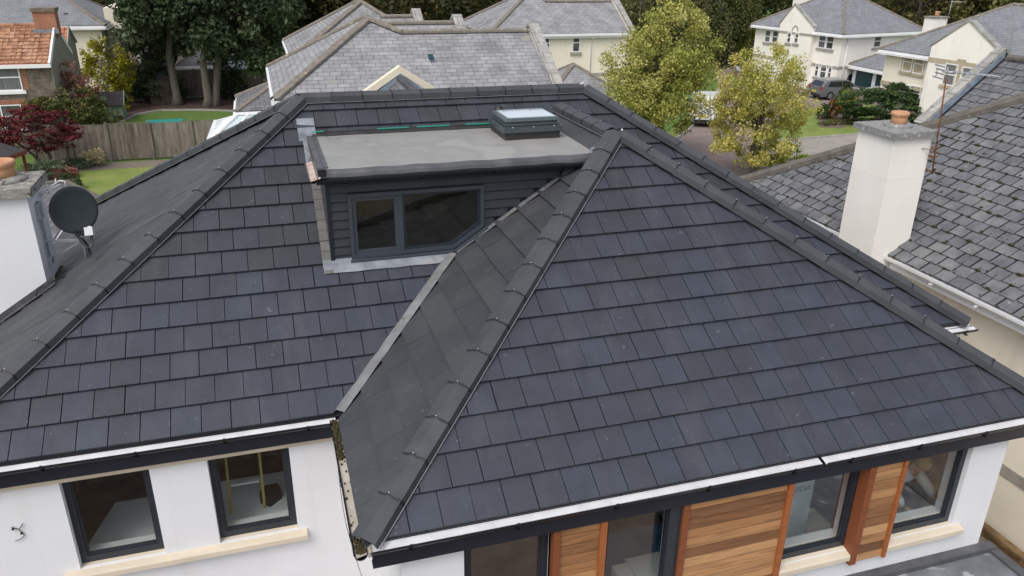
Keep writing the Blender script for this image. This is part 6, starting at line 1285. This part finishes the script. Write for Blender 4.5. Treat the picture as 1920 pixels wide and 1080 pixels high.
c = W(172, 220, 41); bush('green_shrub', 'fresh green shrub beside the playhouse', (c.x, 41, c.z), (.7, .7, .95), 1800, .06, 'bright', seed=163)
c = W(197, 140, 52); tree('golden_tree', 'golden yellow leaved tree in front of the far cream house', (c.x, 52, GR), c.z-.2, (1.65, 1.3, 2.3), 6500, .085, 'yellow', r0=.10, clumps=130, clump_r=.22, seed=164, barkm='bark_pale')
c = W(248, 125, 57); tree('plum_tree', 'dark purple brown tree between the golden tree and leaning trunk', (c.x, 57, GR), c.z-.6, (2.3, 1.6, 2.6), 7000, .10, 'purple', r0=.10, clumps=100, clump_r=.25, seed=165)
pl('dark_shrub', 'rounded dark evergreen shrub at the foot of the leaning trunk', 290, 160, 54.5, (1.75, 1.2, 1.6), 6000, .09, 'dark', seed=166, clumps=90)
pl('dark_shrub', 'upright dark shrub right of the twin trunks', 428, 172, 54.6, (.95, .8, 1.55), 3600, .08, 'dark', seed=167, clumps=60)
pl('ivy_mound', 'bright green ivy mound above the far fence', 476, 141, 60, (1.4, 1.1, 1.35), 5000, .10, 'bright', seed=168, clumps=90)
pl('light_shrub', 'pale green shrub behind the fence near the second slate house', 503, 95, 64, (2.4, 1.6, 1.6), 3600, .12, 'olive', seed=169)
pl('small_tree_bright', 'small bright green shrub behind the leaning trunk', 270, 118, 60, (1.5, 1.2, .9), 2600, .10, 'bright', seed=170)
# cabbage palm
pc = W(276, 84, 59); pt = empty('cabbage_palm', (pc.x, 59, GR), 'spiky cabbage palm between the purple tree and leaning trunk', 'palm'); mb = MB(); mb.tube([(pc.x, 59, GR), (pc.x+.05, 59, pc.z-.2)], [.12, .09], 8); mb.build('trunk', 'bark', pt)
g = np.random.default_rng(3); N_ = 150; d = g.normal(size=(N_, 3)); d[:, 2] = np.abs(d[:, 2])*.9-.15; d /= np.linalg.norm(d, axis=1)[:, None]; p0 = np.array(pc)+np.zeros((N_, 3)); sdv = np.cross(d, [0, 0, 1.]); sdv /= np.linalg.norm(sdv, axis=1)[:, None]; L = g.uniform(.8, 1.25, N_)[:, None]
raw_mesh('leaves', np.stack([p0-sdv*.025, p0+d*L*.6-sdv*.03, p0+d*L-np.array([0, 0, .18]), p0+d*L*.6+sdv*.03], axis=1), 4, g.random(N_)*.9, 'leaf_cedar_bush', pt)
# border plants near the first lawn
def gp(name, lb, x, y, r_, n_, leaf, k, **kw): b = at(x, y); return bush(name, lb, (b.x, b.y, GR+r_[2]*.85), r_, n_, leaf, k, **kw)
gp('hydrangea', 'cream flowered rounded hydrangea against the garden fence', 176, 312, (.52, .45, .46), 1500, .05, 'hydrangea', seed=180, clumps=50, tlo=.45)
gp('lavender_bush', 'low grey green bush left of the hydrangea', 142, 318, (.75, .4, .32), 1400, .04, 'greygreen', seed=181)
gp('spreading_shrub', 'low spreading green shrub behind the pink flowers', 92, 336, (.95, .6, .48), 2600, .045, 'greygreen', seed=182)
gp('sedum', 'flat topped pink flowering plant at the lawn corner', 125, 334, (.62, .45, .28), 1600, .04, 'sedum', seed=183, tlo=.35)
gp('box_ball', 'clipped dark green round bush by the near lawn corner', 134, 357, (.46, .46, .40), 3000, .03, 'cedar_bush', seed=184, clumps=90, clump_r=.22, shell=.8)
# right garden
bq = at(1660, 222, GR); bush('spreading_conifer', 'wide dark green conifer bush behind the right chimney', tuple(at(1676, 204, GR+1.15)), (3.1, 2.3, 1.5), 24000, .075, 'cedar_bush', seed=190, clumps=260, clump_r=.16, shell=.65, squash=.45, flat=.8)
gp('topiary_bush', 'rounded lime yellow bush on a stem in the flower bed', 1584, 214, (.62, .6, .85), 3200, .045, 'lime', seed=191, clumps=90, clump_r=.22, shell=.75)
gp('dark_topiary', 'small dark rounded bush beside the grey car', 1583, 194, (.52, .5, .72), 2400, .045, 'cedar_bush', seed=192, clumps=80, clump_r=.22, shell=.75)
gp('red_shrub', 'reddish orange shrub in the flower bed', 1557, 224, (.50, .45, .75), 2600, .05, 'redbush', seed=193)
gp('evergreen_shrub', 'dark low shrub right of the lime bush', 1592, 226, (.55, .5, .62), 1900, .045, 'cedar_bush', seed=194)
gp('evergreen_shrub', 'dark low shrub left of the red shrub', 1541, 226, (.5, .45, .55), 1500, .045, 'cedar_bush', seed=195)
gp('ground_plants', 'low green plants at the front of the flower bed', 1570, 236, (1.7, .35, .25), 1800, .04, 'olive', seed=196)
